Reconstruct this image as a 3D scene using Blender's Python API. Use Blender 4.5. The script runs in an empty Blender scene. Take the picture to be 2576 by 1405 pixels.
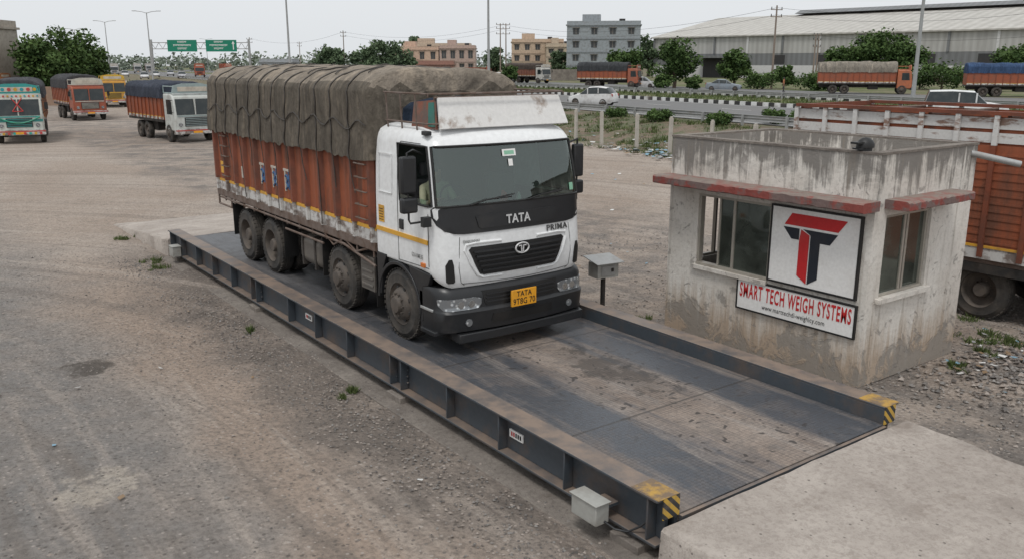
import bpy, bmesh, math, random
from mathutils import Vector, Matrix, noise
from math import sin, cos, pi, radians, sqrt
random.seed(7)
scene = bpy.context.scene
COL = scene.collection
YAW = radians(36.2)
def W(r, f, z=0.0):
    return Vector((cos(YAW)*r + sin(YAW)*f, -sin(YAW)*r + cos(YAW)*f, z))
def S(t, f, z=0.0):           # survey: tangent of bearing from the site axis, distance along it
    return W(t*f, f, z)
def HW(d, n, z=0.0):          # highway frame: along, across
    return W(15.2 - .5*d + .866*n, 45.8 + .866*d + .5*n, z)
# ------------------------------------------------------------------ materials
class NT:
    def __init__(s, name):
        s.m = bpy.data.materials.new(name); s.m.use_nodes = True
        s.t = s.m.node_tree; s.b = s.t.nodes['Principled BSDF']
    def n(s, ty, **k):
        x = s.t.nodes.new(ty)
        for a, b in k.items(): setattr(x, a, b)
        return x
    def put(s, sock, v):
        if isinstance(v, bpy.types.NodeSocket): s.t.links.new(v, sock)
        elif isinstance(v, (tuple, list)) and sock.type == 'RGBA': sock.default_value = tuple(v)[:3] + (1,)
        else: sock.default_value = v
    def coord(s, k='Object'): return s.n('ShaderNodeTexCoord').outputs[k]
    def mapping(s, v, sc=(1, 1, 1), rot=(0, 0, 0), loc=(0, 0, 0)):
        m = s.n('ShaderNodeMapping'); s.put(m.inputs[0], v)
        m.inputs['Scale'].default_value = sc; m.inputs['Rotation'].default_value = rot; m.inputs['Location'].default_value = loc
        return m.outputs[0]
    def noise(s, v, scale, detail=4, rough=.55, dist=0):
        x = s.n('ShaderNodeTexNoise'); s.put(x.inputs['Vector'], v)
        x.inputs['Scale'].default_value = scale; x.inputs['Detail'].default_value = detail
        x.inputs['Roughness'].default_value = rough; x.inputs['Distortion'].default_value = dist
        return x.outputs[0]
    def vor(s, v, scale, feat='F1', out='Distance'):
        x = s.n('ShaderNodeTexVoronoi', feature=feat); s.put(x.inputs['Vector'], v); x.inputs['Scale'].default_value = scale
        return x.outputs[out]
    def rng(s, f, a, b, c=0., d=1.):
        x = s.n('ShaderNodeMapRange'); s.put(x.inputs[0], f)
        for i, q in enumerate((a, b, c, d)): x.inputs[i+1].default_value = q
        return x.outputs[0]
    def mix(s, f, a, b):
        x = s.n('ShaderNodeMix', data_type='RGBA'); s.put(x.inputs[0], f); s.put(x.inputs[6], a); s.put(x.inputs[7], b)
        return x.outputs[2]
    def math(s, op, a, b=0.):
        x = s.n('ShaderNodeMath', operation=op); s.put(x.inputs[0], a); s.put(x.inputs[1], b); return x.outputs[0]
    def sep(s, v):
        x = s.n('ShaderNodeSeparateXYZ'); s.put(x.inputs[0], v); return x.outputs
    def comb(s, a, b, c):
        x = s.n('ShaderNodeCombineXYZ'); s.put(x.inputs[0], a); s.put(x.inputs[1], b); s.put(x.inputs[2], c); return x.outputs[0]
    def up(s):
        return s.sep(s.n('ShaderNodeNewGeometry').outputs['Normal'])[2]
    def bump(s, h, st=.3, dist=.02):
        x = s.n('ShaderNodeBump'); x.inputs['Strength'].default_value = st; x.inputs['Distance'].default_value = dist
        s.put(x.inputs['Height'], h); s.t.links.new(x.outputs[0], s.b.inputs['Normal'])
    def out(s, col, rough=.6, metal=0., spec=None):
        s.put(s.b.inputs['Base Color'], col); s.put(s.b.inputs['Roughness'], rough); s.put(s.b.inputs['Metallic'], metal)
        if spec is not None: s.b.inputs['Specular IOR Level'].default_value = spec
        return s.m
def dirty(name, c, d=(.16, .12, .09), sc=2.5, lo=.5, hi=.75, amt=.8, rough=.55, metal=0., bump=0., top=0., stretch=(1, 1, 1), topc=(.27, .2, .15)):
    t = NT(name); v = t.mapping(t.coord(), stretch)
    n = t.noise(v, sc, 8, .65); f = t.math('MULTIPLY', t.rng(n, lo, hi), amt)
    fine = t.noise(t.coord(), sc*9, 4)
    col = t.mix(f, c, d)
    col = t.mix(t.rng(fine, .3, .8, 0, .28), col, (c[0]*.45, c[1]*.43, c[2]*.42))
    if top:
        u = t.rng(t.up(), .5, .9, 0, top); u = t.math('MULTIPLY', u, t.rng(t.noise(t.coord(), sc*2, 6), .3, .6, .3, 1))
        col = t.mix(u, col, topc)
    if bump: t.bump(fine, bump, .02)
    return t.out(col, t.rng(n, .3, .7, rough-.08, min(1, rough+.15)), metal)
def glassy(name, tint, alpha=.45, rough=.03, refl=.07):
    t = NT(name); nt = t.t
    tr = t.n('ShaderNodeBsdfTransparent'); tr.inputs[0].default_value = (*tint, 1)
    gl = t.n('ShaderNodeBsdfGlossy'); gl.inputs['Roughness'].default_value = rough; gl.inputs[0].default_value = (.85, .95, .92, 1)
    fr = t.n('ShaderNodeFresnel'); fr.inputs[0].default_value = 1.6
    dust = t.n('ShaderNodeBsdfDiffuse'); dust.inputs[0].default_value = (.17, .19, .16, 1)
    m1 = t.n('ShaderNodeMixShader'); nt.links.new(t.rng(fr.outputs[0], 0, 1, refl, 1), m1.inputs[0]); nt.links.new(tr.outputs[0], m1.inputs[1]); nt.links.new(gl.outputs[0], m1.inputs[2])
    m2 = t.n('ShaderNodeMixShader'); nt.links.new(t.rng(t.noise(t.coord(), 3, 6), .3, .8, alpha*.3, alpha), m2.inputs[0])
    nt.links.new(m1.outputs[0], m2.inputs[1]); nt.links.new(dust.outputs[0], m2.inputs[2])
    nt.links.new(m2.outputs[0], nt.nodes['Material Output'].inputs[0]); return t.m

def ground_mat():
    t = NT('dusty_ground'); p = t.coord(); x, y, z = t.sep(p)
    big = t.noise(p, .13, 6, .6, .6); mid = t.noise(p, .9, 8, .68); fine = t.noise(p, 13, 6, .78); gr2 = t.noise(p, 4.2, 8, .76)
    wx = t.math('ADD', x, t.rng(t.noise(p, .35, 4), 0, 1, -1.6, 1.6))
    brown = (.345, .275, .222); grey = (.225, .213, .202); pale = (.46, .395, .34); dark = (.14, .118, .102)
    g1 = t.math('MULTIPLY', t.rng(wx, 3.1, 1.6), t.rng(y, 34, 18, .25, 1))
    near = t.math('MULTIPLY', t.math('MULTIPLY', t.rng(wx, 3.3, 4.0), t.rng(wx, 6.5, 5.8)), t.rng(y, 24, 18))
    col = t.mix(t.rng(big, .35, .65), brown, pale)
    col = t.mix(t.math('MULTIPLY', g1, t.rng(mid, .25, .6, .5, 1)), col, grey)
    band = t.math('MULTIPLY', t.rng(t.math('ABSOLUTE', t.math('SUBTRACT', wx, 3.1)), 1.0, .3), t.rng(y, 22, 14)); col = t.mix(t.math('MULTIPLY', band, .55), col, (.33, .25, .195))
    col = t.mix(t.math('MULTIPLY', near, t.rng(mid, .3, .6, .3, .9)), col, (.14, .12, .106))
    beh = t.math('MULTIPLY', t.rng(wx, 8, 9), t.rng(x, 19, 15))
    col = t.mix(t.math('MULTIPLY', beh, t.rng(mid, .42, .6, .1, .8)), col, (.155, .145, .137))
    s1 = t.noise(t.mapping(p, (2.6, .16, 1), (0, 0, radians(4))), 1, 6, .6, .5)
    cx = t.math('SUBTRACT', x, -18.); cy = t.math('SUBTRACT', y, 6.)
    rad = t.math('SQRT', t.math('ADD', t.math('MULTIPLY', cx, cx), t.math('MULTIPLY', cy, cy)))
    ang = t.math('ARCTAN2', cy, cx)
    s2 = t.noise(t.comb(t.math('MULTIPLY', rad, 1.9), t.math('MULTIPLY', ang, 1.4), 0.), 1, 7, .62, .35)
    s3 = t.noise(t.comb(t.math('MULTIPLY', rad, 4.5), t.math('MULTIPLY', ang, 2.2), 3.), 1, 5, .6, .5)
    far = t.rng(y, 9, 17)
    s = t.mix(far, s1, s2)
    col = t.mix(t.rng(s, .53, .64, 0, .55), col, pale)
    col = t.mix(t.rng(s, .46, .34, 0, .45), col, (.19, .162, .14))
    col = t.mix(t.math('MULTIPLY', t.rng(s3, .46, .36, 0, .4), t.rng(big, .4, .55, .2, 1)), col, (.19, .162, .14))
    col = t.mix(t.rng(mid, .60, .70, 0, .45), col, dark)
    col = t.mix(t.rng(gr2, .53, .62, 0, .4), col, (.14, .122, .107))
    col = t.mix(t.rng(gr2, .43, .33, 0, .35), col, (.52, .455, .40))
    ox = t.math('SUBTRACT', x, 1.9); oy = t.math('SUBTRACT', y, 12.9)
    od = t.math('ADD', t.math('ADD', t.math('MULTIPLY', ox, ox), t.math('MULTIPLY', oy, oy)), t.rng(mid, .3, .7, -.25, .35))
    col = t.mix(t.rng(od, .22, .1, 0, .8), col, (.07, .06, .052))
    ox = t.math('SUBTRACT', x, 1.2); oy = t.math('SUBTRACT', y, 9.)
    od = t.math('ADD', t.math('ADD', t.math('MULTIPLY', ox, ox), t.math('MULTIPLY', oy, oy)), t.rng(mid, .3, .7, -.25, .35))
    col = t.mix(t.rng(od, .2, .08, 0, .6), col, (.50, .44, .37))
    nn = t.math('ADD', t.math('MULTIPLY', x, .994), t.math('ADD', t.math('MULTIPLY', y, -.108), -36.06)); emb = t.rng(t.math('ADD', nn, t.rng(mid, .3, .7, -.8, .8)), -9.6, -8.6)
    col = t.mix(t.math('MULTIPLY', emb, .85), col, t.mix(t.rng(t.noise(p, .7, 7, .7), .44, .56), (.19, .14, .10), (.085, .11, .045)))
    col = t.mix(t.rng(fine, .46, .60, 0, .42), col, (.115, .102, .09))
    v2 = t.n('ShaderNodeTexVoronoi'); t.put(v2.inputs['Vector'], p); v2.inputs['Scale'].default_value = 17
    pick = t.sep(v2.outputs['Color'])
    col = t.mix(t.math('MULTIPLY', t.rng(v2.outputs['Distance'], .34, .22), t.rng(pick[0], .72, .78, 0, .6)), col, (.46, .41, .37))
    col = t.mix(t.math('MULTIPLY', t.rng(v2.outputs['Distance'], .36, .25), t.rng(pick[1], .70, .76, 0, .6)), col, (.09, .08, .072))
    h = t.math('ADD', t.math('MULTIPLY', v2.outputs['Distance'], -1.), t.math('ADD', t.math('MULTIPLY', gr2, 1.5), t.math('ADD', fine, t.math('MULTIPLY', s, 1.2))))
    t.bump(h, .85, .04)
    return t.out(col, .93, 0, .2)
def deck_mat():
    t = NT('worn_checker_plate'); p = t.coord(); x, y, z = t.sep(p)
    st = t.noise(t.mapping(p, (4.5, .35, 1)), 1, 8, .65, .3); mid = t.noise(p, 1.3, 8, .68, .5); fine = t.noise(p, 22, 5, .75); gr = t.noise(p, 3.5, 8, .74)
    def band(c, w):
        d = t.math('ABSOLUTE', t.math('SUBTRACT', x, c)); return t.rng(t.math('ADD', t.math('ADD', d, t.rng(st, .3, .7, -.34, .34)), t.rng(gr, .3, .7, -.2, .2)), w, w*.3)
    b = t.math('MAXIMUM', band(-.85, .72), band(1.12, .62)); b = t.math('MULTIPLY', b, t.rng(mid, .28, .5, .45, 1))
    col = t.mix(t.rng(mid, .35, .65), (.205, .158, .128), (.30, .245, .205))
    col = t.mix(t.rng(gr, .48, .60, 0, .55), col, (.12, .108, .10))
    col = t.mix(b, col, (.095, .103, .118))
    col = t.mix(t.rng(st, .55, .68, 0, .55), col, (.31, .28, .255))
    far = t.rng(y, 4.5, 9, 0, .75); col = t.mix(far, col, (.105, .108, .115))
    ox = t.math('DIVIDE', t.math('SUBTRACT', x, .42), .42); oy = t.math('DIVIDE', t.math('SUBTRACT', y, 3.05), 1.15)
    od = t.math('ADD', t.math('ADD', t.math('MULTIPLY', ox, ox), t.math('MULTIPLY', oy, oy)), t.rng(gr, .3, .7, -1.4, 1.4))
    col = t.mix(t.rng(od, .9, .2, 0, .75), col, (.05, .042, .037))
    pd = t.n('ShaderNodeVectorMath', operation='ADD'); t.put(pd.inputs[0], p); nc = t.n('ShaderNodeTexNoise'); t.put(nc.inputs['Vector'], p); nc.inputs['Scale'].default_value = 3.
    sc_ = t.n('ShaderNodeVectorMath', operation='SCALE'); t.put(sc_.inputs[0], nc.outputs[1]); sc_.inputs['Scale'].default_value = .6; t.put(pd.inputs[1], sc_.outputs[0])
    v2 = t.n('ShaderNodeTexVoronoi'); t.put(v2.inputs['Vector'], pd.outputs[0]); v2.inputs['Scale'].default_value = 7.5; pk = t.sep(v2.outputs['Color'])[0]
    zone = t.math('MULTIPLY', t.rng(t.math('ABSOLUTE', t.math('SUBTRACT', x, .2)), 1.3, .5), t.rng(pk, .45, .55))
    col = t.mix(t.math('MULTIPLY', zone, t.rng(t.math('ADD', v2.outputs['Distance'], t.math('MULTIPLY', pk, -.15)), .20, .10, 0, .9)), col, (.045, .038, .034))
    for yy in (1.77, 4.37, 7.0, 9.7, 12.4):
        col = t.mix(t.rng(t.math('ABSOLUTE', t.math('SUBTRACT', y, yy)), .018, .008, 0, .8), col, (.05, .045, .04))
    col = t.mix(t.rng(t.math('ABSOLUTE', t.math('SUBTRACT', x, .12)), .010, .004, 0, .3), col, (.08, .07, .06))
    col = t.mix(t.rng(fine, .44, .62, 0, .4), col, (.08, .07, .065))
    ch = t.n('ShaderNodeTexChecker'); t.put(ch.inputs[0], t.mapping(p, (1, 1, 1), (0, 0, radians(45)))); ch.inputs['Scale'].default_value = 30
    col = t.mix(t.math('MULTIPLY', ch.outputs[1], t.rng(mid, .35, .6, .34, .12)), col, (.03, .03, .03))
    t.bump(t.math('ADD', ch.outputs[1], fine), .4, .01)
    return t.out(col, t.rng(b, 0, 1, .75, .42), t.rng(b, 0, 1, 0, .3))
def concrete_mat(name, c=(.47, .42, .375), dk=(.31, .27, .238)):
    t = NT(name); p = t.coord(); mid = t.noise(p, 1.1, 8, .65, .4); fine = t.noise(p, 17, 6, .8); pit = t.vor(p, 11); g2 = t.noise(p, 4, 8, .76)
    col = t.mix(t.rng(mid, .35, .7), c, dk); col = t.mix(t.rng(fine, .47, .60, 0, .38), col, (dk[0]*.65, dk[1]*.63, dk[2]*.62))
    col = t.mix(t.rng(g2, .55, .65, 0, .4), col, (dk[0]*.65, dk[1]*.6, dk[2]*.56)); col = t.mix(t.rng(g2, .43, .34, 0, .4), col, (c[0]*1.15, c[1]*1.15, c[2]*1.15))
    v2 = t.n('ShaderNodeTexVoronoi'); t.put(v2.inputs['Vector'], p); v2.inputs['Scale'].default_value = 14; pk = t.sep(v2.outputs['Color'])
    col = t.mix(t.math('MULTIPLY', t.rng(v2.outputs['Distance'], .22, .12), t.rng(pk[0], .86, .90, 0, .7)), col, (.08, .07, .063))
    t.bump(t.math('ADD', t.math('MULTIPLY', fine, 1.5), t.math('ADD', g2, t.math('MULTIPLY', pit, .6))), .7, .022); return t.out(col, .9, 0, .2)
def plaster_mat():
    t = NT('stained_whitewash'); p = t.coord(); x, y, z = t.sep(p)
    mid = t.noise(p, 1.6, 10, .7, .7); big = t.noise(p, .8, 6, .6, .3); run = t.noise(t.mapping(p, (9, 9, .45)), 1, 8, .68, .3); fine = t.noise(p, 16, 6, .75); g2 = t.noise(p, 5, 9, .75)
    col = t.mix(t.rng(big, .35, .7), (.73, .70, .65), (.55, .505, .45))
    topz = t.rng(z, 2.1, 3.05); botz = t.rng(z, 1.0, .05)
    tm = t.rng(t.math('ADD', t.math('MULTIPLY', topz, .24), t.math('ADD', t.math('MULTIPLY', mid, .45), t.math('MULTIPLY', run, .55))), .62, .71, 0, .85)
    col = t.mix(tm, col, (.15, .14, .13))
    bm = t.rng(t.math('ADD', t.math('MULTIPLY', botz, .22), mid), .65, .71, 0, .8)
    col = t.mix(t.rng(t.math('ADD', t.math('MULTIPLY', botz, .55), run), .60, .92, 0, .75), col, (.37, .26, .17))
    col = t.mix(bm, col, (.27, .25, .225))
    pe = t.rng(t.noise(p, 3.6, 9, .66, 1.2), .61, .625); col = t.mix(t.math('MULTIPLY', pe, .65), col, (.28, .26, .24))
    col = t.mix(t.rng(run, .55, .68, 0, .45), col, (.28, .25, .21))
    col = t.mix(t.rng(g2, .56, .66, 0, .35), col, (.27, .24, .21))
    col = t.mix(t.rng(fine, .48, .62, 0, .25), col, (.25, .23, .2))
    t.bump(t.math('ADD', t.math('ADD', fine, g2), t.math('ADD', t.math('MULTIPLY', pe, -2.), t.math('MULTIPLY', bm, -1.))), .55, .02); return t.out(col, .92, 0, .2)
def tarp_mat(name, c, d):
    t = NT(name); p = t.coord(); n = t.noise(t.mapping(p, (1, 1, .5)), 2.2, 9, .7, .6); f = t.noise(p, 14, 6, .7); k = t.noise(t.mapping(p, (1, 5, .7)), 1.4, 7, .65, .6); cr = t.noise(t.mapping(p, (2, 9, 1.2)), 1.3, 6, .6, .8)
    col = t.mix(t.rng(n, .36, .62), c, d); col = t.mix(t.rng(k, .52, .64, 0, .6), col, (c[0]*1.5, c[1]*1.45, c[2]*1.38))
    col = t.mix(t.rng(f, .44, .64, 0, .4), col, (d[0]*.5, d[1]*.5, d[2]*.5)); t.bump(t.math('ADD', t.math('MULTIPLY', cr, 3.), t.math('ADD', t.math('MULTIPLY', k, 2.), f)), .7, .03)
    return t.out(col, .85, 0, .2)
def stripe_mat(name, a, b, freq, axis, duty=.5):
    t = NT(name); p = t.coord(); o = t.sep(p)
    v = t.math('ADD', t.math('MULTIPLY', o[0], axis[0]), t.math('ADD', t.math('MULTIPLY', o[1], axis[1]), t.math('MULTIPLY', o[2], axis[2])))
    fr = t.math('FRACT', t.math('MULTIPLY', v, freq)); k = t.math('GREATER_THAN', fr, duty)
    col = t.mix(k, a, b); col = t.mix(t.rng(t.noise(p, 6 if freq > 2 else 1, 8, .7), .48, .68, 0, .65), col, (.15, .12, .1)); return t.out(col, .75)
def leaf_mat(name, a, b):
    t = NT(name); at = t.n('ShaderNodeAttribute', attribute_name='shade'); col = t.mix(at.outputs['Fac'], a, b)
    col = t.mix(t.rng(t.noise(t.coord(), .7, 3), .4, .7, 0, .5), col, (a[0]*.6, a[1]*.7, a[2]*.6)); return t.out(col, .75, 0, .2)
def rib_mat(name, a, b, freq, ax=0):
    t = NT(name); p = t.coord(); o = t.sep(p)[ax]; s = t.math('SINE', t.math('MULTIPLY', o, freq))
    col = t.mix(t.rng(s, -1, 1), a, b); col = t.mix(t.rng(t.noise(t.mapping(p, (1, 1, .15)), .5, 7, .7), .45, .7, 0, .5), col, (a[0]*.55, a[1]*.52, a[2]*.5)); return t.out(col, .7)

GROUND = ground_mat(); DECK = deck_mat(); CONC = concrete_mat('ramp_concrete'); PLASTER = plaster_mat()
CONC2 = concrete_mat('old_concrete', (.27, .24, .21), (.15, .13, .115))
STEEL = dirty('slate_painted_steel', (.058, .07, .083), (.13, .09, .065), 1.9, .48, .68, .7, .5, .1, .1, top=.95, topc=(.235, .178, .14))
HAZ = stripe_mat('hazard_stripes', (.50, .31, .05), (.03, .03, .03), 9., (1, 0, 1))
HAZT = dirty('worn_yellow_paint', (.45, .27, .06), (.16, .12, .09), 5, .42, .56, .95, .7)
WHITEP = dirty('white_cab_paint', (.78, .79, .79), (.42, .37, .31), 1.6, .57, .85, .45, .3)
BLACKP = dirty('black_plastic', (.018, .019, .021), (.09, .078, .066), 2.4, .54, .82, .4, .38)
DARK = dirty('dark_chassis', (.02, .019, .018), (.09, .072, .058), 3, .4, .7, .8, .75)
RUBBER = dirty('dusty_rubber', (.025, .024, .023), (.14, .12, .1), 3, .35, .7, .75, .85, 0, .3)
RIM = dirty('muddy_rim', (.085, .072, .062), (.16, .13, .105), 6, .4, .7, .8, .7, .1)
ORANGE = dirty('rusty_orange_panel', (.285, .078, .032), (.10, .052, .035), 1.5, .45, .62, .8, .65, 0, .15, stretch=(1, 2.2, .55))
ORANGE2 = dirty('orange_rib_paint', (.20, .055, .026), (.07, .038, .028), 2, .45, .68, .8, .6)
YELLOW = dirty('yellow_line_paint', (.68, .36, .04), (.2, .13, .07), 3, .5, .7, .6)
SCUFF = dirty('scuffed_white_paint', (.58, .57, .55), (.13, .09, .07), 3.2, .46, .58, .9, .6, stretch=(1, 1, 1.5))
RUSTF = dirty('rusty_frame', (.17, .13, .11), (.09, .05, .03), 4, .4, .65, .85, .8)
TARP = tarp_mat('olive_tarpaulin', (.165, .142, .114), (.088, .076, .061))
TARPTOP = tarp_mat('tarpaulin_lit_top', (.31, .265, .215), (.19, .163, .132))  # same sheet as the sides, top face coloured lighter as if lit from above
ROPE = dirty('rope', (.06, .052, .045), (.03, .025, .02), 20)
GLASS = glassy('green_windscreen_glass', (.42, .60, .53), .10, .02, .085)
DGLASS = glassy('dusty_window_glass', (.12, .14, .13), .5, .06)
CHROME = dirty('dull_metal', (.5, .5, .49), (.2, .18, .16), 8, .5, .8, .5, .3, .9)
LENS = NT('headlamp_lens'); LENS.b.inputs['Coat Weight'].default_value = .6
LENS = LENS.out(LENS.mix(LENS.rng(LENS.vor(LENS.coord(), 16), .1, .4), (.75, .77, .78), (.2, .21, .22)), .12, .35)
AMBER = dirty('amber_lens', (.6, .17, .03), rough=.2, amt=.2)
PLATE = dirty('yellow_number_plate', (.80, .36, .015), rough=.5, amt=.3); INK = dirty('black_ink', (.01, .01, .01), rough=.5, amt=.1)
SEAM = dirty('panel_gap', (.07, .07, .07), amt=.2)
def P(name, c, *a, **k): return dirty(name, c, *a, **k)
REDS = P('sign_red', (.52, .018, .02), amt=.3); SIGNW = P('sign_white', (.80, .79, .77), (.45, .4, .35), lo=.5, hi=.9, amt=.5); BLUEG = P('sign_black_blue', (.012, .016, .026), amt=.15)
ALU = P('beige_aluminium', (.40, .37, .32), amt=.5, rough=.45, metal=.2); LEDGE = P('red_ledge_paint', (.25, .06, .048), (.16, .13, .12), sc=3.4, lo=.47, hi=.55, amt=.9, rough=.85, top=.9, bump=.4, topc=(.24, .2, .17))
BOXG = P('grey_box_paint', (.36, .36, .335), amt=.6, rough=.5); INTER = P('dark_interior', (.035, .035, .036), amt=.3, rough=.8); SEAT = P('seat_cloth', (.09, .09, .095), rough=.9)
CABIN = P('cabin_trim', (.085, .088, .084), amt=.4, rough=.8)
GALV = P('galvanised_steel', (.38, .385, .38), amt=.5, rough=.5, metal=.4); POLE = P('grey_pole', (.34, .35, .35), amt=.3)
ASPH = P('asphalt', (.15, .15, .15), (.2, .185, .17), sc=.4, lo=.4, hi=.8, amt=.6, rough=.9)
LINE = P('lane_paint', (.6, .6, .58), amt=.4); KERB = stripe_mat('kerb_black_white', (.65, .65, .63), (.03, .03, .03), .8, (1, 0, 0))
SKIN = P('skin', (.26, .14, .09), amt=.1, rough=.6); SHIRT = P('olive_shirt', (.34, .34, .23), amt=.3, rough=.9); TROUS = P('dark_trousers', (.05, .05, .06), rough=.9); HAIR = P('black_hair', (.012, .01, .01))
LEAF1 = leaf_mat('leaves', (.03, .06, .018), (.105, .165, .05)); LEAF2 = leaf_mat('leaves_hazy', (.07, .105, .06), (.135, .185, .1)); GRASSM = leaf_mat('grass_blades', (.05, .08, .022), (.15, .175, .07))  # LEAF2: distance haze mixed into its paler greens
BARK = P('bark', (.12, .09, .065), rough=.95)
FPOST = P('fence_concrete', (.46, .43, .38), amt=.5, rough=.9)
# ------------------------------------------------------------------ mesh builder
class B:
    def __init__(s): s.v = []; s.f = []; s.mi = []; s.mats = []
    def m(s, mat):
        if mat not in s.mats: s.mats.append(mat)
        return s.mats.index(mat)
    def add(s, vs, fs, mat):
        o = len(s.v); k = s.m(mat); s.v += [tuple(q) for q in vs]
        for f in fs: s.f.append([o+i for i in f]); s.mi.append(k)
        return s
    def box(s, x0, x1, y0, y1, z0, z1, mat, M=None):
        vs = [Vector((x, y, z)) for z in (z0, z1) for y in (y0, y1) for x in (x0, x1)]
        if M is not None: vs = [M @ q for q in vs]
        return s.add(vs, [(0, 2, 3, 1), (4, 5, 7, 6), (0, 1, 5, 4), (2, 6, 7, 3), (0, 4, 6, 2), (1, 3, 7, 5)], mat)
    def cyl(s, a, b, r0, mat, r1=None, n=12, caps=True):
        a = Vector(a); b = Vector(b); r1 = r0 if r1 is None else r1; d = (b-a).normalized()
        u = d.orthogonal().normalized(); w = d.cross(u)
        vs = [c + (u*cos(2*pi*i/n)+w*sin(2*pi*i/n))*r for c, r in ((a, r0), (b, r1)) for i in range(n)]
        fs = [(i, (i+1) % n, n+(i+1) % n, n+i) for i in range(n)]
        if caps: fs += [tuple(range(n))[::-1], tuple(range(n, 2*n))]
        return s.add(vs, fs, mat)
    def tube(s, pts, r, mat, n=6):
        pts = [Vector(p) for p in pts]; vs = []; fs = []; N = len(pts); u = None
        for i, p in enumerate(pts):
            d = (pts[min(i+1, N-1)]-pts[max(i-1, 0)]).normalized()
            u = d.orthogonal().normalized() if u is None else (u-d*u.dot(d)).normalized()
            w = d.cross(u); rr = r[i] if isinstance(r, (list, tuple)) else r
            vs += [p+(u*cos(2*pi*k/n)+w*sin(2*pi*k/n))*rr for k in range(n)]
        for i in range(N-1):
            fs += [(i*n+k, i*n+(k+1) % n, (i+1)*n+(k+1) % n, (i+1)*n+k) for k in range(n)]
        fs += [tuple(range(n)), tuple(range((N-1)*n, N*n))]
        return s.add(vs, fs, mat)
    def lathe_x(s, prof, c, mat, n=36):
        vs = [(c[0]+x, c[1]+r*cos(2*pi*i/n), c[2]+r*sin(2*pi*i/n)) for x, r in prof for i in range(n)]
        fs = [(j*n+i, j*n+(i+1) % n, (j+1)*n+(i+1) % n, (j+1)*n+i) for j in range(len(prof)-1) for i in range(n)]
        return s.add(vs, fs, mat)
    def prism(s, poly, ax, a0, a1, mat):
        def P3(p, a): return {0: (a, p[0], p[1]), 1: (p[0], a, p[1]), 2: (p[0], p[1], a)}[ax]
        n = len(poly); vs = [P3(p, a0) for p in poly]+[P3(p, a1) for p in poly]
        return s.add(vs, [tuple(range(n)), tuple(range(n, 2*n))[::-1]]+[(i, (i+1) % n, n+(i+1) % n, n+i) for i in range(n)], mat)
    def grid(s, rows, mat):
        o = [q for r in rows for q in r]; c = len(rows[0])
        return s.add(o, [(j*c+i, j*c+i+1, (j+1)*c+i+1, (j+1)*c+i) for j in range(len(rows)-1) for i in range(c-1)], mat)
    def make(s, name, parent=None, loc=(0, 0, 0), rot=0., bevel=0., ang=35, smooth=True, solid=0., label=None, recalc=True, seg=2):
        me = bpy.data.meshes.new(name); me.from_pydata(s.v, [], s.f)
        for m in s.mats: me.materials.append(m)
        me.polygons.foreach_set('material_index', s.mi)
        if recalc:
            bm = bmesh.new(); bm.from_mesh(me); bmesh.ops.recalc_face_normals(bm, faces=bm.faces); bm.to_mesh(me); bm.free()
        if smooth and not solid:
            me.shade_smooth(); me.set_sharp_from_angle(angle=radians(ang))
        ob = bpy.data.objects.new(name, me); COL.objects.link(ob); ob.location = loc; ob.rotation_euler = (0, 0, rot)
        if parent: ob.parent = parent
        if solid:
            q = ob.modifiers.new('solid', 'SOLIDIFY'); q.thickness = solid; q.offset = -1
        if bevel:
            q = ob.modifiers.new('bevel', 'BEVEL'); q.width = bevel; q.segments = seg; q.limit_method = 'ANGLE'; q.angle_limit = radians(40)
        if label: ob['label'] = label
        return ob
def merge_make(b, name, parent, ang=35, recalc=True, **k):
    ob = b.make(name, parent, recalc=False, **k); bm = bmesh.new(); bm.from_mesh(ob.data); bmesh.ops.remove_doubles(bm, verts=bm.verts, dist=.0005)
    bmesh.ops.delete(bm, geom=[v for v in bm.verts if not v.link_faces], context='VERTS')
    if recalc: bmesh.ops.recalc_face_normals(bm, faces=bm.faces)
    for e_ in bm.edges: e_.smooth = True
    bm.to_mesh(ob.data); bm.free(); ob.data.set_sharp_from_angle(angle=radians(ang)); return ob
def thing(name, loc, rot=0., label='', cat='', group=None):
    e = bpy.data.objects.new(name, None); COL.objects.link(e); e.location = loc; e.rotation_euler = (0, 0, rot); e.empty_display_size = .3
    tag(e, label, cat, group); return e
def tag(o, label, cat, group=None):
    o['label'] = label; o['category'] = cat
    if group: o['group'] = group
    return o
def text_geo(txt, w, h, bold=.0, space=1.):
    cu = bpy.data.curves.new('t', 'FONT'); cu.body = txt; cu.size = 1; cu.offset = bold; cu.resolution_u = 3; cu.space_character = space
    ob = bpy.data.objects.new('t', cu); COL.objects.link(ob); bpy.context.view_layer.update()
    me = bpy.data.meshes.new_from_object(ob.evaluated_get(bpy.context.evaluated_depsgraph_get()))
    vs = [v.co.copy() for v in me.vertices]; fs = [tuple(p.vertices) for p in me.polygons]
    bpy.data.objects.remove(ob); bpy.data.curves.remove(cu); bpy.data.meshes.remove(me)
    x0 = min(v.x for v in vs); x1 = max(v.x for v in vs); y0 = min(v.y for v in vs); y1 = max(v.y for v in vs)
    return [((v.x-x0)/(x1-x0)*w, (v.y-y0)/(y1-y0)*h) for v in vs], fs

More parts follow.
